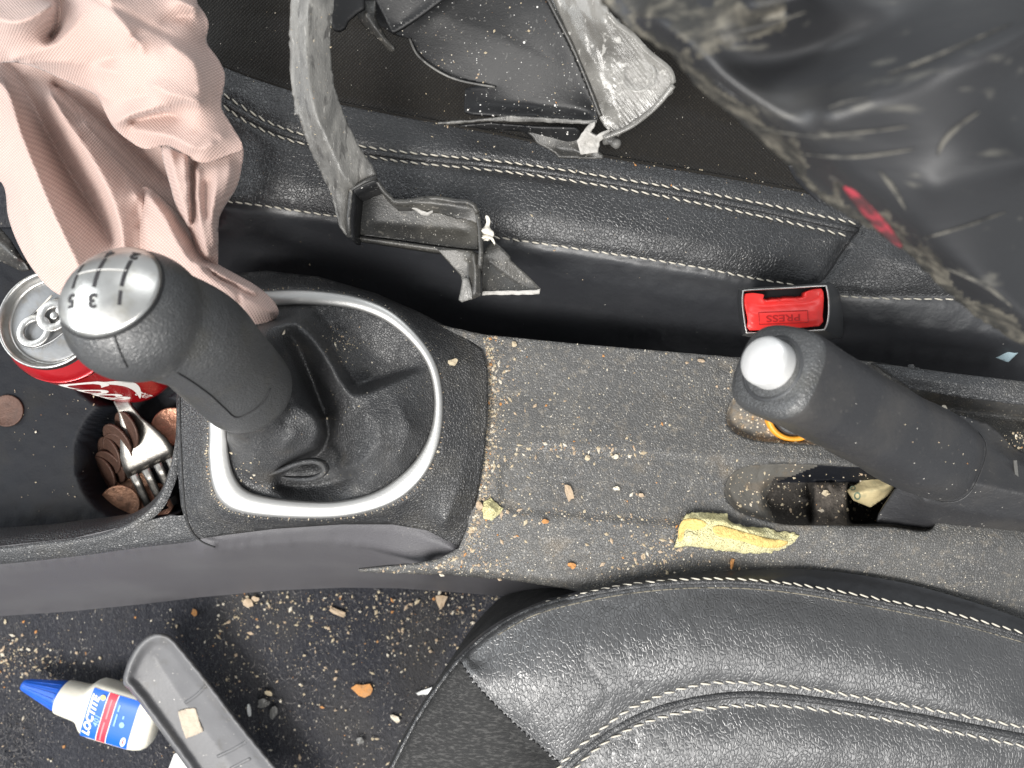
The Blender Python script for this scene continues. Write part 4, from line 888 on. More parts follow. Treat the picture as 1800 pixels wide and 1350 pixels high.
# big upper bag
up_ = [(-60, -60, .07), (340, -60, .070), (346, 0, .068), (359, 22, .066), (367, 42, .064), (364, 75, .062), (384, 104, .062), (396, 135, .062), (389, 185, .062), (404, 215, .060), (427, 258, .058), (402, 272, .060), (372, 284, .062), (353, 286, .062), (338, 280, .062), (318, 268, .058), (292, 256, .056), (255, 262, .050), (225, 246, .048), (200, 224, .052), (186, 200, .050), (172, 172, .046), (150, 158, .046), (110, 140, .048), (70, 122, .050), (28, 110, .056), (-60, 98, .052)]
f4 = Field(cr(up_, 4, True), [
    bow([(-40, 20, .098), (20, 40, .104), (60, 30, .104), (92, 10, .100)]), bow([(100, -30, .070), (104, 20, .064), (103, 50, .062), (88, 66, .062)]),
    bow([(24, 105, .072), (60, 92, .078), (100, 74, .082), (130, 45, .088), (150, 10, .090), (160, -30, .090)]), bow([(40, 112, .068), (110, 108, .074), (150, 112, .072), (200, 100, .078)]),
    bow([(180, -30, .096), (200, 20, .100), (230, 60, .098), (250, 90, .092)]), bow([(232, 66, .094), (270, 48, .088), (300, 33, .078), (335, 26, .074)]), bow([(310, 0, .086), (345, 15, .082)]),
    bow([(240, 75, .090), (256, 110, .086), (260, 140, .082), (236, 152, .080)]), bow([(300, 80, .092), (340, 110, .088), (350, 160, .086)]), bow([(270, 150, .088), (300, 165, .090), (350, 180, .086)]),
    bow([(205, 215, .066), (230, 203, .076), (287, 188, .080), (320, 184, .078), (350, 195, .074)]), bow([(230, 212, .054), (290, 200, .058), (312, 206, .060)]), bow([(240, 228, .060), (300, 240, .070), (345, 262, .074), (375, 250, .072)]),
    bow([(165, 140, .062), (180, 170, .062), (220, 175, .070), (260, 165, .078)]), bow([(330, 225, .070), (370, 232, .070), (390, 240, .068)]), bow([(210, 130, .080), (180, 120, .078)])],
    3, load=1.0e-6, smooth=2, extra=lambda X, Y: .0014*vnoise(X*.7+Y*.4, Y*.8-X*.3, 80, 75) + crease(X*.4+Y*.2, Y*.6-X*.3, 120, 175, .0022, .06))
f4.build('upper_fold', M['pink'], ab, solid=.0008, uvwarp=(.5, .4))
# grey bag edge at the far left under the lobe
sheet('inflator_sleeve', [(-40, 380, .0), (0, 400, .005), (18, 420, .008), (40, 455, .008), (52, 475, .006), (40, 478, .004), (-40, 440, -.004)], M['torn_dark'], ab, [[(-20, 410, .012), (30, 455, .012)]], 4, thick=.001)

# ------------------------------------------------------------------ broken plastic bracket
br = thing('broken_trim_bracket', 'broken grey plastic trim arm ending in an open box with a torn triangular shard', 'broken trim', P(680, 350, .015))
arm = np.array([(512, -40, .085), (508, 60, .082), (510, 130, .080), (518, 190, .076), (516, 205, .076), (523, 200, .075), (537, 245, .070), (560, 295, .062), (585, 350, .055), (598, 400, .050), (611, 417, .047), (614, 380, .048), (618, 335, .052), (640, 318, .055), (661, 309, .056), (655, 290, .058), (630, 255, .064), (606, 205, .070), (590, 160, .075), (582, 110, .078), (580, 60, .080), (586, 20, .083), (590, -40, .085)])
fa = Field(rough_edge(arm, .8, 8, 2), [cr([(548, -40, .0905), (541, 60, .0875), (543, 130, .0850), (556, 200, .0800), (582, 262, .0715), (606, 312, .0640), (622, 330, .0590)], 6)], 3, load=0, smooth=1,
    extra=lambda X, Y: .0005*vnoise(X*1.8, Y*.4, 30, 81) + .0002*vnoise(X, Y, 9, 82))
fa.build('arm', M['torn'], br, solid=.002)
# box floor, walls
fz_ = .030
sheet('box_floor', [(619, 412, fz_), (619, 335, fz_+.001), (658, 316, fz_+.003), (690, 352, fz_+.001), (735, 362, fz_), (838, 372, fz_), (842, 440, fz_+.002), (760, 430, fz_), (690, 420, fz_)], M['torn_dark'], br, [[(660, 390, fz_-.002), (760, 400, fz_-.003), (820, 405, fz_-.002)]], 3, thick=.002, smooth=3)
def wall(name, line, ztop, zbot, m, th=.0016, jag=0, **kw):
    L = dens(np.asarray(line, float), 6); r = np.random.default_rng(3)
    zt_ = np.interp(np.arange(len(L)), np.linspace(0, len(L)-1, len(ztop)), ztop)+r.normal(0, 1, len(L))*jag
    top = PA(np.c_[L[:, :2], zt_]); bot = top.copy(); bot[:, 2] = zbot; mid = (top+bot)/2
    v, f = loft([top, mid, bot], closed=False); return mesh(name, v, f, m, br, solid=th, recalc=False, **kw)
wall('box_wall', [(613, 418), (612, 380), (616, 332), (640, 319), (662, 311)], (.050, .053, .056), .029, M['torn_black'], .0022)  # black material stands in for the shadow inside the box end
v, f = sweep(PA(np.array([(613, 417, .0505), (613, 380, .0525), (617, 333, .0555), (640, 319, .0565), (662, 311, .0570)])), sup(8, .0011, .0008, 3)); mesh('box_rim', v, f, M['torn_dark'], br)
wall('box_wall', [(664, 313), (676, 332), (694, 350), (715, 350), (740, 345), (768, 344), (800, 349), (822, 350), (836, 358), (842, 372)], (.055, .048, .046, .048, .046), .029, M['torn_dark'], .0022)
sheet('box_ledge', [(690, 352, .044), (716, 350, .045), (742, 346, .046), (770, 344, .046), (805, 349, .046), (826, 351, .046), (838, 360, .045), (840, 392, .042), (800, 384, .041), (763, 373, .041), (760, 376, .039), (752, 380, .038), (742, 378, .038), (732, 367, .040), (712, 362, .042)], M['torn_dark'], br, [[(720, 356, .047), (780, 358, .047), (828, 366, .046)]], 3, thick=.0016, rough=.5)
sheet('torn_lip', [(716, 362, .0415), (732, 366, .042), (742, 371, .042), (752, 374, .0425), (762, 369, .043), (761, 374, .0415), (752, 380, .040), (741, 378, .040), (730, 370, .0405)], M['stress'], br, [], 2.5, thick=.0008)
wall('box_wall', [(842, 372), (847, 400), (849, 440), (847, 470)], (.045, .046, .046, .044), .020, M['torn_dark'], .0022)
wall('box_wall', [(618, 413), (690, 423), (760, 433), (832, 441)], (.031, .034, .036), .022, M['torn_dark'], .0018)
# lower leg
sheet('leg', [(768, 438, .036), (830, 440, .038), (842, 446, .039), (846, 480, .038), (845, 520, .035), (832, 526, .034), (812, 530, .033), (806, 527, .033), (812, 495, .034), (810, 485, .034), (795, 468, .034)], M['torn_dark'], br, [[(832, 445, .042), (836, 480, .041), (834, 520, .038)], [(822, 460, .036), (824, 500, .034)]], 2.5, thick=.0018)
sheet('leg_tip', [(814, 487, .0375), (824, 490, .038), (829, 510, .038), (831, 526, .036), (812, 531, .0345), (806, 527, .0345), (811, 505, .036)], M['torn'], br, [], 3, thick=.001, rough=.4)
sheet('shard', [(848, 450, .030), (858, 430, .030), (870, 424, .030), (884, 438, .031), (896, 450, .031), (897, 458, .031), (920, 478, .032), (942, 498, .033), (951, 508, .034), (947, 516, .033), (900, 517, .031), (846, 518, .028)], M['torn_dark'], br, [[(860, 460, .026), (900, 490, .028), (930, 510, .031)], [(850, 515, .029), (940, 514, .034)]], 3, thick=.0018, rough=.4)
sheet('shard_edge', [(848, 512, .0305), (900, 511, .033), (944, 510, .0355), (950, 507, .036), (948, 517, .0345), (900, 518, .032), (847, 519, .0295)], M['stress'], br, [], 3, thick=.0008, rough=.5)
for pts in ([(842, 402), (850, 400), (855, 390), (853, 380), (858, 379), (862, 388), (861, 400), (868, 408), (866, 416), (855, 412), (843, 410)], [(843, 414), (856, 412), (866, 417), (870, 426), (869, 430), (863, 421), (852, 420), (842, 424)]):
    sheet('white_clip', [(x, y, .044) for x, y in cr(pts, 3, True)], M['clip'], br, [[(846, 406, .047), (862, 402, .047)]] if pts[0][1] < 410 else [[(846, 417, .047), (864, 418, .047)]], 2, thick=.003)

# ------------------------------------------------------------------ broken housing
bh = thing('broken_housing', 'cracked dark plastic housing with a cloudy clear panel lying on the upper seat', 'broken housing', P(950, 120, .015))
fsh = sheet('dark_shell', [(560, -40, .050), (690, -40, .050), (800, -40, .052), (950, -40, .060), (962, 0, .060), (985, 45, .058), (1005, 85, .055), (1030, 145, .050), (1052, 205, .046), (1048, 214, .044), (980, 208, .042), (895, 203, .040), (830, 200, .036), (815, 196, .034), (818, 155, .034), (840, 150, .035), (870, 153, .036), (800, 138, .036), (755, 115, .037), (728, 85, .038), (720, 68, .038), (690, 60, .034), (660, 40, .034)], M['torn_black'], bh,
      [[(840, 180, .0335), (940, 186, .036), (1038, 196, .041)], [(760, 20, .046), (880, 60, .048), (980, 110, .049)]], 4, thick=.0018, smooth=5, extra=lambda X, Y: .0009*vnoise(X, Y, 110, 91, 2))
v, f = sweep(PA(cr([(720, 68, .039), (735, 98, .0395), (770, 125, .0395), (810, 142, .039), (870, 153, .038)], 6)), circ(6, .0006, .0006)); mesh('shell_edge', v, f, M['torn'], bh)
sheet('clear_panel', [(952, -40, .062), (1050, -40, .080), (1062, -5, .080), (1070, 22, .078), (1090, 40, .076), (1112, 58, .074), (1130, 82, .072), (1160, 108, .070), (1177, 122, .068), (1182, 140, .066), (1186, 152, .064), (1182, 164, .062), (1140, 195, .056), (1105, 222, .050), (1085, 240, .046), (1062, 222, .045), (1052, 205, .046), (1030, 145, .050), (1005, 85, .055), (985, 45, .058), (962, 0, .060)], M['clear'], bh,
      [[(1000, 20, .066), (1040, 110, .060), (1072, 190, .052)], [(1060, 40, .074), (1110, 110, .066), (1140, 160, .060)]], 3, thick=.0018, rough=.8, seed=4, extra=lambda X, Y: .0010*vnoise(X*1.6-Y*.6, X*.3+Y*.3, 30, 92) + .00035*np.sin((X*.80-Y*.62)*.9)*(X > 1080))
for l_ in ([(1070, 25, .080), (1085, 42, .079), (1110, 60, .077), (1140, 92, .074), (1176, 122, .070), (1184, 146, .066)], [(1184, 150, .066), (1150, 190, .059), (1105, 224, .053), (1060, 242, .047)]):
    v, f = sweep(PA(cr(l_, 6)), sup(8, .0014, .0008, 3)); mesh('panel_edge', v, f, M['clear'], bh)
v, f = sweep(PA(cr([(950, -40, .064), (965, 0, .063), (988, 45, .060), (1008, 85, .057), (1033, 145, .052), (1056, 205, .0475)], 6)), circ(8, .0011, .0009)); mesh('fold_rib', v, f, M['torn_dark'], bh)
v, f = revolve([(.0072, 0), (.0080, .0006), (.0084, .0006), (.0088, 0)], 36, P(1123, 133, .0665), (-.25, .1, 1)); mesh('moulded_ring', v, f, M['clear'], bh)
sheet('front_flange', [(767, 216, .034), (800, 214, .037), (850, 210, .039), (892, 203, .041), (960, 208, .043), (1020, 211, .044), (1052, 210, .046), (1046, 219, .044), (1000, 217, .042), (930, 214, .040), (860, 213, .038), (800, 218, .035), (770, 219, .033)], M['torn'], bh, [], 2.5, thick=.0012, rough=.5)
sheet('under_flange', [(800, 222, .030), (860, 218, .034), (930, 223, .036), (1012, 224, .038), (1022, 232, .036), (1016, 262, .026), (1012, 272, .024), (985, 270, .022), (940, 248, .024), (920, 232, .026), (870, 228, .026)], M['torn_black'], bh, [], 3, thick=.0012)
sheet('flange_tongue', [(925, 231, .030), (960, 232, .031), (1018, 234, .033), (1022, 262, .030), (1045, 262, .030), (1060, 272, .029), (1062, 280, .028), (1010, 277, .027), (982, 276, .027), (976, 268, .027), (942, 251, .028), (938, 243, .029)], M['torn_dark'], bh, [[(980, 262, .026), (1040, 268, .027)]], 3, thick=.0014)
sheet('torn_corner', [(1018, 262, .036), (1014, 248, .038), (1022, 236, .041), (1030, 226, .043), (1038, 216, .045), (1046, 213, .047), (1044, 222, .046), (1036, 234, .044), (1048, 240, .043), (1058, 232, .045), (1080, 224, .046), (1062, 240, .044), (1053, 250, .041), (1050, 268, .037), (1020, 272, .034)], M['stress'], bh, [[(1030, 250, .036), (1042, 255, .035)]], 2.5, thick=.0014, rough=.6)
v, f = sweep(np.array([P(1062, 248, .040), P(1072, 246, .042), P(1078, 249, .044)]), sup(12, .0022, .0018, 2.5)); v2, f2_ = revolve([(.0018, 0), (.0026, .001), (.0026, .004), (.001, .005)], 12, P(1078, 249, .0415), (.4, -.5, .6), cap0=True, cap1=True)
v, f = join((v, f), (v2, f2_)); mesh('locating_pin', v, f, M['torn'], bh)
sheet('hooked_prong', [(618, 0, .046), (660, 0, .050), (661, 30, .052), (672, 52, .050), (688, 78, .046), (694, 88, .044), (688, 92, .042), (680, 87, .042), (660, 66, .046), (640, 48, .048), (630, 34, .050), (628, 22, .050), (634, 17, .051), (640, 16, .051), (632, -10, .050)], M['torn_dark'], bh, [[(645, 22, .056), (660, 50, .055), (682, 82, .047)]], 3, thick=.002)
sheet('black_socket', [(586, -40, .058), (640, -40, .058), (640, 14, .056), (628, 22, .055), (612, 36, .054), (606, 48, .054), (596, 54, .054), (585, 52, .054), (582, 30, .056)], M['void'], bh, [], 4, thick=.003)
sheet('rear_shell', [(690, 58, .058), (735, 30, .062), (775, 2, .066), (820, -40, .070), (650, -40, .066), (660, 0, .062)], M['torn_black'], bh, [[(700, 45, .058), (780, -20, .068)]], 4, thick=.002)

# ------------------------------------------------------------------ yellow foam, note, papers
fm = [(1190, 945), (1197, 918), (1206, 903), (1240, 901), (1278, 903), (1284, 918), (1310, 925), (1335, 928), (1350, 926), (1366, 934), (1385, 936), (1405, 940), (1398, 952), (1380, 964), (1350, 972), (1310, 973), (1260, 967), (1215, 960), (1187, 962)]
fo = thing('foam_strip', 'long torn strip of yellow foam lying on the console beside the handbrake slot', 'foam', P(1290, 940, 0))
ff = Field(rough_edge([(x, y, .002) for x, y in fm], 1.1, 5, 11), [[(1205, 940, .009), (1260, 945, .010), (1330, 955, .009), (1380, 950, .006)], [(1215, 912, .008), (1270, 915, .008), (1340, 938, .007)], [(1200, 955, .007), (1300, 966, .007), (1350, 966, .006)]], 2.5, smooth=1, extra=lambda X, Y: .0009*vnoise(X, Y, 12, 95) + .0005*vnoise(X, Y, 4, 96))
ff.build('foam_body', M['foam'], fo, solid=.004)
def patch(name, pts, fld, m, par, lift=.0003, step=2.5):
    p = cr(pts, 4, True); f = Field([(x, y, float(fld.z(x, y))+lift*.3) for x, y in p], [], step)
    f.Z = fld.z(f.X, f.Y)+lift; return f.build(name, m, par, solid=.0006)
patch('foam_skin', [(1253, 928), (1268, 924), (1310, 936), (1350, 946), (1385, 952), (1372, 962), (1340, 962), (1300, 950), (1262, 942)], ff, M['foam_skin'], fo)
patch('foam_skin', [(1194, 925), (1205, 912), (1230, 913), (1242, 922), (1225, 932), (1205, 930), (1200, 948), (1192, 950)], ff, M['foam_skin'], fo)
fo2 = rough_edge([(851, 880, .001), (862, 876, .001), (876, 885, .001), (884, 893, .001), (878, 905, .001), (864, 916, .001), (850, 912, .001), (847, 896, .001)], .9, 4, 12)
Field(fo2, [[(858, 890, .006), (870, 897, .006), (860, 906, .005)]], 2, smooth=1, extra=lambda X, Y: .0006*vnoise(X, Y, 7, 97)).build('foam_scrap', M['foam'], None, P(866, 897, 0), solid=.002, label='small square scrap of yellow foam by the gear surround edge', cat='foam')
nt = thing('folded_note', 'crumpled tan folded note stuffed at the back of the handbrake slot', 'banknote', P(1530, 870, -.04))
nf_ = sheet('note_fold', [(1488, 862, -.024), (1510, 848, -.022), (1525, 832, -.02), (1585, 836, -.018), (1582, 846, -.016), (1560, 872, -.014), (1530, 892, -.018), (1500, 880, -.022)], M['note'], nt, [[(1500, 868, -.016), (1540, 862, -.012), (1570, 850, -.012)]], 2.5, thick=.0006, extra=lambda X, Y: .0006*vnoise(X, Y, 14, 98))
for (x, y), (rx, ry) in (((1507, 872), (6, 7)), ((1499, 858), (5, 4))):
    q = np.arange(20)*2*PI/20; ri = [np.array([P(x+k*rx*math.cos(t), y+k*ry*math.sin(t), float(nf_.z(x+k*rx*math.cos(t), y+k*ry*math.sin(t)))+.0004) for t in q]) for k in (1, .6)]
    v, f = loft(ri, False, False); mesh('printed_figure', v, f, M['note_ink'], nt, recalc=True)
sheet('paper_scrap', [(1700, 603, -.028), (1770, 600, -.02), (1790, 606, -.018), (1796, 614, -.018), (1772, 637, -.022), (1740, 625, -.026)], M['tissue'], None, [[(1740, 612, -.024), (1775, 618, -.018)]], 3, thick=.0005, base=P(1760, 620, -.03), label='pale blue paper scrap tucked between the upper seat and the console rail', cat='paper')

# ------------------------------------------------------------------ glue bottle
bzc = -.142; bang = math.radians(-17)
bo0 = P(40, 1203, bzc); kpx = 1/(S*H/(H-bzc))
gb = thing('glue_bottle', 'small white glue bottle with blue cone cap and blue red label on the carpet', 'glue bottle', P(170, 1245, -.158))
Rb = np.array([[math.cos(bang), -math.sin(bang)], [math.sin(bang), math.cos(bang)]])
def BL(x, y, z):  # local px along the bottle, px across, metres up
    q = Rb @ np.array([x*kpx, y*kpx]); return np.array([bo0[0]+q[0], bo0[1]+q[1], bzc+z])
def bsec(x, hw, hh, e, n=40, zc=0): return np.array([BL(x, q[0], zc+q[1]) for q in sup(n, hw, hh*kpx, e)])
v, f = loft([bsec(x, r, r, 2) for x, r in ((0, 6), (1.5, 9), (6, 10.5), (68, 25), (72, 25.5), (74, 24))]); gcap = mesh('cone_cap', v, f, M['blue_cap'], gb, recalc=True)
v, f = join(*[sweep(np.array([BL(8, math.cos(t)*10.4, math.sin(t)*10.4*kpx), BL(70, math.cos(t)*25.6, math.sin(t)*25.6*kpx)]), circ(4, .0004)) for t in np.arange(18)*2*PI/18]); mesh('cap_ribs', v, f, M['blue_cap'], gcap)
v, f = loft([bsec(x, a_*(.88 if x > 112 else .95), b_, e) for x, a_, b_, e in ((73, 26, 26, 2), (75, 30, 30, 2), (80, 31, 30, 2), (104, 33, 30, 2.1), (112, 34, 29, 2.2), (117, 40, 28, 2.5), (124, 50, 27, 3.2), (131, 55, 26, 3.8), (145, 56, 26, 4.2), (214, 55, 26, 4.2), (226, 53, 26, 4), (236, 50, 25, 3.5), (243, 44, 22, 3), (246, 38, 18, 3))])
bbody = mesh('bottle_body', v, f, M['bottle'], gb, recalc=True)
def btop(y): y = min(abs(y)/49.3, .999); return 26*kpx*(1-y**4.2)**(1/4.2)
def lab(pts, lift, m, name, par, n=12):
    # quad patch (x0,x1,y0,y1, shear) curved over the bottle front
    x0, x1, y0, y1 = pts; V = []; F = []
    for i in range(n+1):
        y = y0+(y1-y0)*i/n
        rc = min(1, (min(i, n-i)+.4)/1.2)*0+1
        V += [BL(x0, y, btop(y)+lift), BL(x1, y, btop(y)+lift)]
    F = [(2*i, 2*i+1, 2*i+3, 2*i+2) for i in range(n)]; return mesh(name, np.array(V), F, m, par, recalc=True)
lb = lab((131, 215, -43, 43), .0002, M['label_blue'], 'label', gb)
lab((160, 176, -43, 43), .00035, M['label_red'], 'label_stripe', lb)
for x in (159.4, 176.6): lab((x-.6, x+.6, -43, 43), .0004, M['white_ink'], 'label_line', lb)
for x, y0, y1 in ((167, -40, -6), (168, 0, 34), (184, -8, 14), (184, 18, 30), (196, 8, 14)): lab((x-1.3, x+1.3, y0, y1), .0006, M['label_pale'] if x > 175 else M['label_soft'], 'small_print', lb, 6)
def ltext(s_, sz, x, y, sh=0, bold=0, stretch=1):
    V, F = text2d(s_, sz, sh, bold); return np.array([BL(x-q[1], y+q[0]*stretch, btop(y+q[0]*stretch)+.0005) for q in V]), F
v, f = ltext('LOCTITE', 17.5, 141, -3, .28, .8, 1.0); mesh('brand_lettering', v, f, M['white_ink'], lb, smooth=False)
v, f = ltext('401', 14, 153.5, -8, .2, .1); mesh('number_lettering', v, f, M['label_pale'], lb, smooth=False)
def disc(x, y, rx, ry, lift, m, name):
    V = np.array([BL(x+rx*math.cos(t), y+ry*math.sin(t), btop(y)+lift) for t in np.arange(24)*2*PI/24]); mesh(name, V, [tuple(range(24))], m, lb, smooth=False, recalc=True)
disc(152, 33, 5, 5, .0006, M['label_gold'], 'gold_seal'); disc(207, -30, 4.5, 8, .0006, M['white_ink'], 'oval_logo'); disc(207, -30, 1.2, 5.5, .0008, M['label_red'], 'oval_logo_mark'); disc(197, -2, 4.5, 5, .0006, M['label_pale'], 'symbol')

# ------------------------------------------------------------------ loose grey trim on the floor
tp = cr([(216, 1196), (219, 1180), (226, 1160), (240, 1136), (256, 1120), (272, 1113), (290, 1114), (304, 1122), (330, 1152), (372, 1204), (420, 1268), (470, 1330), (530, 1410), (420, 1440), (372, 1412), (330, 1352), (288, 1294), (250, 1242), (228, 1214), (219, 1206)], 5, True)
tc_ = np.array([330, 1250])
trz = lambda q: -.112-.00006*np.clip(np.hypot(q[:, 0]-250, q[:, 1]-1130)-60, 0, 250)
tz = np.c_[tp, trz(tp)-.001]
def inset(d):
    t = np.roll(tp, -1, 0)-np.roll(tp, 1, 0); t /= np.linalg.norm(t, axis=1)[:, None]; nrm_ = np.stack([-t[:, 1], t[:, 0]], 1)
    q = tp+nrm_*d; return np.c_[q, trz(tp)]
i1, i2, i3 = inset(4), inset(10), inset(17)
sg = 1 if inside(tp, np.array([i2[5, 0]]), np.array([i2[5, 1]]))[0] else -1
i1, i2, i3 = inset(4*sg), inset(9*sg), inset(20*sg)
i1[:, 2] += .0035; i2[:, 2] += .0025; i3[:, 2] -= .004
cent = [(270, 1150, -.1185), (320, 1230, -.124), (380, 1310, -.129), (440, 1390, -.133)]
cl_ = lambda a_: np.vstack([a_, a_[:1]])
tf = Field(tz, [cl_(i1), cl_(i2), cl_(i3), cent], 3, smooth=2)
tr = thing('loose_trim', 'loose curved grey plastic trim with raised rims leaning on the glue bottle', 'trim piece', P(350, 1250, -.16))
tf.build('trim_shell', M['trim'], tr, solid=.003)
for l_ in ([(382, 1330), (408, 1318), (432, 1304)], [(404, 1352), (440, 1333)], [(325, 1236), (345, 1222), (362, 1205)]):
    L = cr(l_, 6); v, f = sweep(PA(np.c_[L, tf.z(L[:, 0], L[:, 1])+.0002]), circ(6, .0012, .0006)); mesh('rib', v, f, M['trim'], tr)
pp = Field([(x, y, float(tf.z(x, y))+.0008) for x, y in rough_edge([(312, 1251, 0), (334, 1244, 0), (344, 1246, 0), (348, 1262, 0), (357, 1286, 0), (327, 1299, 0), (320, 1280, 0)], .5, 5, 3)[:, :2]], [], 3)
pp.Z = tf.z(pp.X, pp.Y)+.0010+.0006*vnoise(pp.X, pp.Y, 14, 99)
pp.build('paper_sticker', M['paper'], tr, solid=.0004, label='small yellowed square of paper stuck inside the trim')
sheet('paper_strip', [(306, 1325, -.155), (318, 1322, -.155), (345, 1350, -.155), (370, 1390, -.155), (300, 1390, -.155), (296, 1352, -.155)], M['white'], None, [[(316, 1345, -.151)]], 4, thick=.0006, base=P(325, 1350, -.158), label='white paper strip poking out below the loose grey trim', cat='paper')

# ------------------------------------------------------------------ larger chips, picked out one by one
def fpt(px, py): return FZ+.002
D = [('wood_chip', 'brown leaf shaped chip on the middle of the console tray', blob(1000, 866, 7, 15, -.25, seed=1), -.0015, 'crumb_b', 'chip'),
     ('orange_flake', 'orange flake low on the tray near the lower seat', blob(1006, 994, 8, 6, .2, seed=2), -.003, 'crumb_c', 'flake'),
     ('orange_flake', 'orange tinted splinter left of the foam strip end above the seat piping', blob(1287, 990, 4, 10, .15, seed=3), -.003, 'crumb_c', 'flake'),
     ('crumb', 'tan crumb on the right shoulder of the gear surround', blob(795, 637, 9, 6, -.4, seed=4), .0125, 'crumb_a', 'crumb'),
     ('wood_chip', 'peach chip tucked left of the small foam scrap', blob(842, 888, 7, 8, .4, seed=5), .0, 'crumb_b', 'chip'),
     ('crumb', 'pale crumb below the upper groove of the tray, left of the pair', blob(1033, 805, 4.5, 5.5, 0, seed=6), -.0015, 'crumb_a', 'crumb'),
     ('crumb', 'pale crumb below the upper groove of the tray, right of the pair', blob(1081, 803, 6, 4, -.2, seed=7), -.0015, 'crumb_d', 'crumb'),
     ('crumb', 'double white crumb in the middle of the tray', blob(1084, 858, 6, 4, .1, seed=8), -.0015, 'crumb_d', 'crumb'),
     ('wood_chip', 'small brown triangular chip on the tray right of the double white crumb', blob(1127, 871, 5, 4, .3, 5, seed=9), -.0015, 'crumb_b', 'chip'),
     ('crumb', 'cream crumb on the linty pad in the handbrake slot', blob(1451, 867, 7.5, 5, .1, seed=10), -.022, 'crumb_a', 'crumb'),
     ('leaf_bit', 'tan leaf bit on the carpet right of the console side, largest of the upper row', blob(775, 1056, 10, 13, .3, seed=11), fpt(0, 0), 'crumb_b', 'leaf bit'),
     ('wood_chip', 'long pale brown chip on the carpet below the console side', blob(592, 1076, 16, 6, .35, seed=12), fpt(0, 0), 'crumb_b', 'chip'),
     ('leaf_bit', 'orange brown leaf bit on the carpet between trim and seat corner', blob(636, 1213, 16, 12, -.1, seed=13), fpt(0, 0), 'crumb_c', 'leaf bit'),
     ('wood_chip', 'tan chip on the carpet, left one of the two below the console side', blob(436, 1060, 9, 7, .5, seed=14), fpt(0, 0), 'crumb_b', 'chip'),
     ('wood_chip', 'small tan chip just right of the tan chip below the console side', blob(449, 1053, 7, 4.5, .2, seed=24), fpt(0, 0), 'crumb_b', 'chip'),
     ('wood_chip', 'small orange chip on the carpet above the loose trim', blob(341, 1077, 5, 7, .1, seed=15), fpt(0, 0), 'crumb_c', 'chip'),
     ('grey_flake', 'upper grey translucent flake in the shadow of the loose trim', blob(463, 1237, 12, 8, -.3, seed=16), fpt(0, 0), 'torn', 'flake'),
     ('grey_flake', 'lower grey translucent flake in the shadow of the loose trim', blob(480, 1253, 7, 12, .2, seed=17), fpt(0, 0), 'torn', 'flake'),
     ('plastic_sliver', 'short white plastic sliver standing out right of the loose trim', blob(438, 1249, 3.5, 12, -.1, 10, seed=18, j=.1), fpt(0, 0), 'white', 'sliver'),
     ('crumb', 'pale crumb above the grey flakes on the carpet', blob(472, 1219, 7, 4.5, .1, seed=19), fpt(0, 0), 'crumb_a', 'crumb'),
     ('plastic_sliver', 'bent white scrap on the carpet left of the seat corner', blob(694, 1263, 11, 5, .8, seed=20), fpt(0, 0), 'crumb_d', 'sliver'),
     ('plastic_sliver', 'white sliver poking from under the seat corner piping', blob(748, 1216, 14, 5, -.3, seed=21), fpt(0, 0), 'white', 'sliver'),
     ('crumb', 'rounded grey crumb low on the carpet beside the seat', blob(634, 1303, 7, 6, 0, seed=22), fpt(0, 0), 'torn', 'crumb'),
     ('leaf_bit', 'cream bit on the airbag shadowed tray shelf near the top left', blob(38, 463, 10, 5, .3, seed=23), -.0, 'crumb_b', 'leaf bit'),
     ('wood_chip', 'pale tooth shaped crumb at the top left corner of the tray', blob(904, 606, 6, 5, .2, seed=25), -.001, 'crumb_a', 'chip'),
     ('wood_chip', 'small orange chip below the lower tray groove', blob(959, 917, 6, 4.5, .2, seed=26), -.001, 'crumb_c', 'chip'),
     ('wood_chip', 'pinkish tan chip at the top of the tray near the handbrake tip', blob(1233, 634, 6, 4, .2, seed=27), -.0, 'crumb_b', 'chip'),
     ('crumb', 'whitish crumb sitting on the handbrake lever grip', blob(1659, 719, 6, 6, .2, seed=28), .054, 'crumb_d', 'crumb')]
for k, (nm, lb_, pts, z, m, ct2) in enumerate(D):
    if nm == 'leaf_bit' and 'airbag' in lb_: z = -.046
    if z == -.0015 or z == -.001 or z == -.003: z = float(zt(*pts.mean(0)))+.0002
    if z == .0125: z = float(sur.z(*pts.mean(0)))+.0002
    if z == -.022: z = float(slot.z(*pts.mean(0)))+.0005
    flake(nm, lb_, pts, z, M[m], ct2, thick=.0009, curl=.0016, seed=k)

# ------------------------------------------------------------------ fine crumbs nobody could count
LL = lambda a_: np.asarray(a_, float)[:, :2].tolist()
su2 = LL(su_poly); slotL, sockL, trayL, tpL = LL(slot_o), LL(sock_o), LL(tray_poly), LL(tp)
B2 = LL(B_poly)
def on_tray(r):
    k = r.random()
    if k < .52:      # thick along the surround edge
        y = r.uniform(590, 1000); x = np.interp(y, (590, 650, 720, 800, 870, 925, 968, 1000), (850, 858, 859, 852, 842, 828, 812, 760)) + abs(r.normal(0, 1))*(11 if r.random() < .72 else 50)
    elif k < .64:    # along the grooves
        if r.random() < .6: x = r.uniform(880, 1150); y = np.interp(x, (880, 960, 1100, 1300), (800, 787, 797, 810))+r.normal(0, 7)
        else: x = r.uniform(880, 1210); y = np.interp(x, (880, 1000, 1200), (898, 906, 922))+r.normal(0, 7)
    elif k < .76: x = r.normal(1170, 60); y = r.normal(975, 28)
    elif k < .83: x = r.uniform(650, 900); y = 1003+r.normal(0, 9)-(x-650)*.02
    else: x = r.uniform(850, 1300); y = r.uniform(600, 1020)
    if not (640 < x < 1420 and 590 < y < 1040): return None
    if inp(su2, x, y) or inp(B2, x, y) or inp(slotL, x, y) or inp(sockL, x, y) or not inp(trayL, x, y): return None
    return x, y
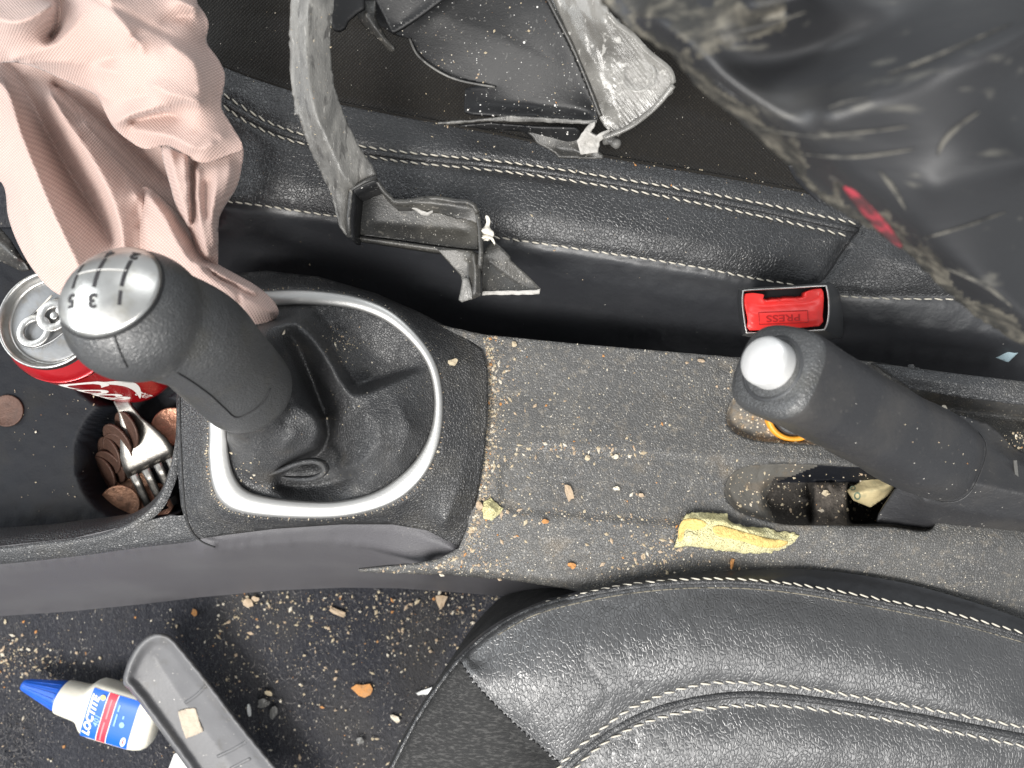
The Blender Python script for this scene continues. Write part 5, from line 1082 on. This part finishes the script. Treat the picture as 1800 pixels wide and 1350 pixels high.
scatter('crumbs', on_tray, zt, 3000, 1.2, 7.5, 'fine cream and tan crumbs strewn over the console tray', 101)
sideP = LL(sp)
def on_floor(r):
    k = r.random()
    if k < .5: x = r.uniform(380, 960); y = 1040+abs(r.normal(0, 70))
    elif k < .62: x = abs(r.normal(0, 60)); y = r.normal(1165, 22)
    else: x = r.uniform(-5, 900); y = r.uniform(1070, 1355)
    if y > 1360 or inp(sideP, x, y) or inp(B2, x, y) or inp(tpL, x, y): return None
    return x, y
scatter('crumbs', on_floor, lambda x, y: FZ+.002, 2200, 1.0, 7.0, 'pale crumbs and grit scattered over the footwell carpet', 102)
def on_sock(r):
    x = 1300+abs(r.normal(0, 70)); y = r.uniform(700, 780)
    if not inp(sockL, x, y): return None
    e = min(abs(y-778), x-1280)
    return (x, y) if r.random() < math.exp(-e/14) else None
scatter('crumbs', on_sock, lambda x, y: sk.z(x, y), 170, 2, 7, 'tan crumbs caked round the edge of the socket recess', 103)
def on_slot(r):
    x = r.uniform(1280, 1560); y = r.uniform(826, 918); return (x, y) if inp(slotL, x, y) else None
scatter('crumbs', on_slot, lambda x, y: slot.z(x, y), 170, 2, 8.5, 'pale crumbs in the linty handbrake slot', 104)
def on_gait(r):
    k = r.random()
    if k < .5: return r.normal(598, 14), r.normal(603, 14)
    if k < .8: return r.uniform(405, 470), r.normal(830, 14)
    return r.uniform(420, 740), r.uniform(560, 860)
scatter('crumbs', on_gait, lambda x, y: gt.z(x, y), 90, 2, 7.5, 'small tan crumbs caught in the gaiter folds', 105)
def on_ring(r):
    i = r.integers(0, len(ring_out)); q = np.array([575, 712])+(ring_out[i]-[575, 712])*r.normal(1.012, .006)
    return (q[0], q[1]) if (q[1] > 740 or r.random() < .35) else None
scatter('crumbs', on_ring, lambda x, y: sur.z(x, y)+.0005, 420, 1.2, 4, 'brown dust packed along the outside of the silver gear ring', 106)
def on_seat(r):
    x = r.uniform(440, 1500); y = r.uniform(0, 500); return (x, y)
scatter('crumbs', on_seat, lambda x, y: sA.z(x, y), 260, 1, 4, 'tiny white specks on the upper leather seat', 107, 'specks')
def on_fringe(r):
    x = r.uniform(620, 1480); y = np.interp(x, [q[0] for q in lcl], [q[1] for q in lcl])+r.normal(0, 3); return (x, y)
scatter('lint', on_fringe, lambda x, y: sA.z(x, y), 260, 1, 5, 'pale lint along the edge of the seat cloth insert', 108, 'lint')
def on_housing(r):
    x = r.uniform(700, 1045); y = r.uniform(0, 208)
    return (x, y) if inp(LL(fsh.poly), x, y) else None
scatter('crumbs', on_housing, lambda x, y: fsh.z(x, y), 130, 1, 6, 'white specks over the cracked dark housing', 109, 'specks')
def on_arm(r):
    x = r.uniform(510, 660); y = r.uniform(0, 410)
    return (x, y) if inp(LL(fa.poly), x, y) else None
scatter('crumbs', on_arm, lambda x, y: fa.z(x, y), 70, 1, 4.5, 'white specks on the broken grey trim arm', 110, 'specks')
def on_shelf(r):
    return (r.uniform(20, 215), r.uniform(680, 900))
scatter('crumbs', on_shelf, lambda x, y: -.0472 if math.hypot((x-900)*1.105+900-178, (y-675)*1.105+675-820) > 132 else -.0765, 60, 1.2, 6, 'white specks on the dark front tray shelf', 111, 'specks')
def on_base(r): return (1790+r.normal(0, 12), 772+r.normal(0, 8))
scatter('crumbs', on_base, lambda x, y: float(bs.z(x, y))+.0006, 40, 2, 8, 'tan debris caught at the foot of the handbrake lever', 112)
r9 = np.random.default_rng(113); pts = []
for k in range(110):
    q = r9.uniform(.02, .15); an = r9.uniform(.3, 2.6); rad = float(np.interp(q, [x for x, _ in K], [y for _, y in K]))
    c = t0+hax*q+rad*1.0*(math.cos(an)*a+math.sin(an)*b*1.02); pts.append((c[0], c[1], c[2], r9.uniform(.0001, .00042)))
v, f, mi = crumb_geo(pts, 114); mesh('crumbs', v, f, CR, None, v.mean(0), smooth=False, mi=mi, label='pale specks stuck to the handbrake grip', cat='specks', kind='stuff')
# short loose carpet fibres
r9 = np.random.default_rng(115); V = []; F = []; mi = []; n = 0
M['fibre_dark'] = mat('dark carpet fibre', (.05, .05, .056), .9); M['fibre_light'] = mat('light carpet fibre', (.17, .16, .155), .9)
while n < 5200*3:
    x, y = r9.uniform(-40, 1000), r9.uniform(1030, 1370)
    if r9.random() < .18: x, y = abs(r9.normal(0, 40)), r9.uniform(1120, 1360)
    if inp(sideP, x, y) or inp(B2, x, y): continue
    z0 = FZ+.0008; an = r9.uniform(0, 6.28); l = r9.uniform(3, 13); p0 = P(x, y, z0); p1 = P(x+l*math.cos(an), y+l*math.sin(an), z0+r9.uniform(.0005, .004)); w_ = np.array([-math.sin(an), -math.cos(an), 0])*.00022
    V += [p0+w_, p0-w_, p1]; F.append((n, n+1, n+2)); mi.append(int(r9.random() < .25)); n += 3
mesh('carpet_fibres', np.array(V), F, [M['fibre_dark'], M['fibre_light']], None, np.array(V).mean(0), smooth=False, mi=mi, label='loose short fibres of the dark footwell carpet', cat='carpet fibres', kind='stuff')
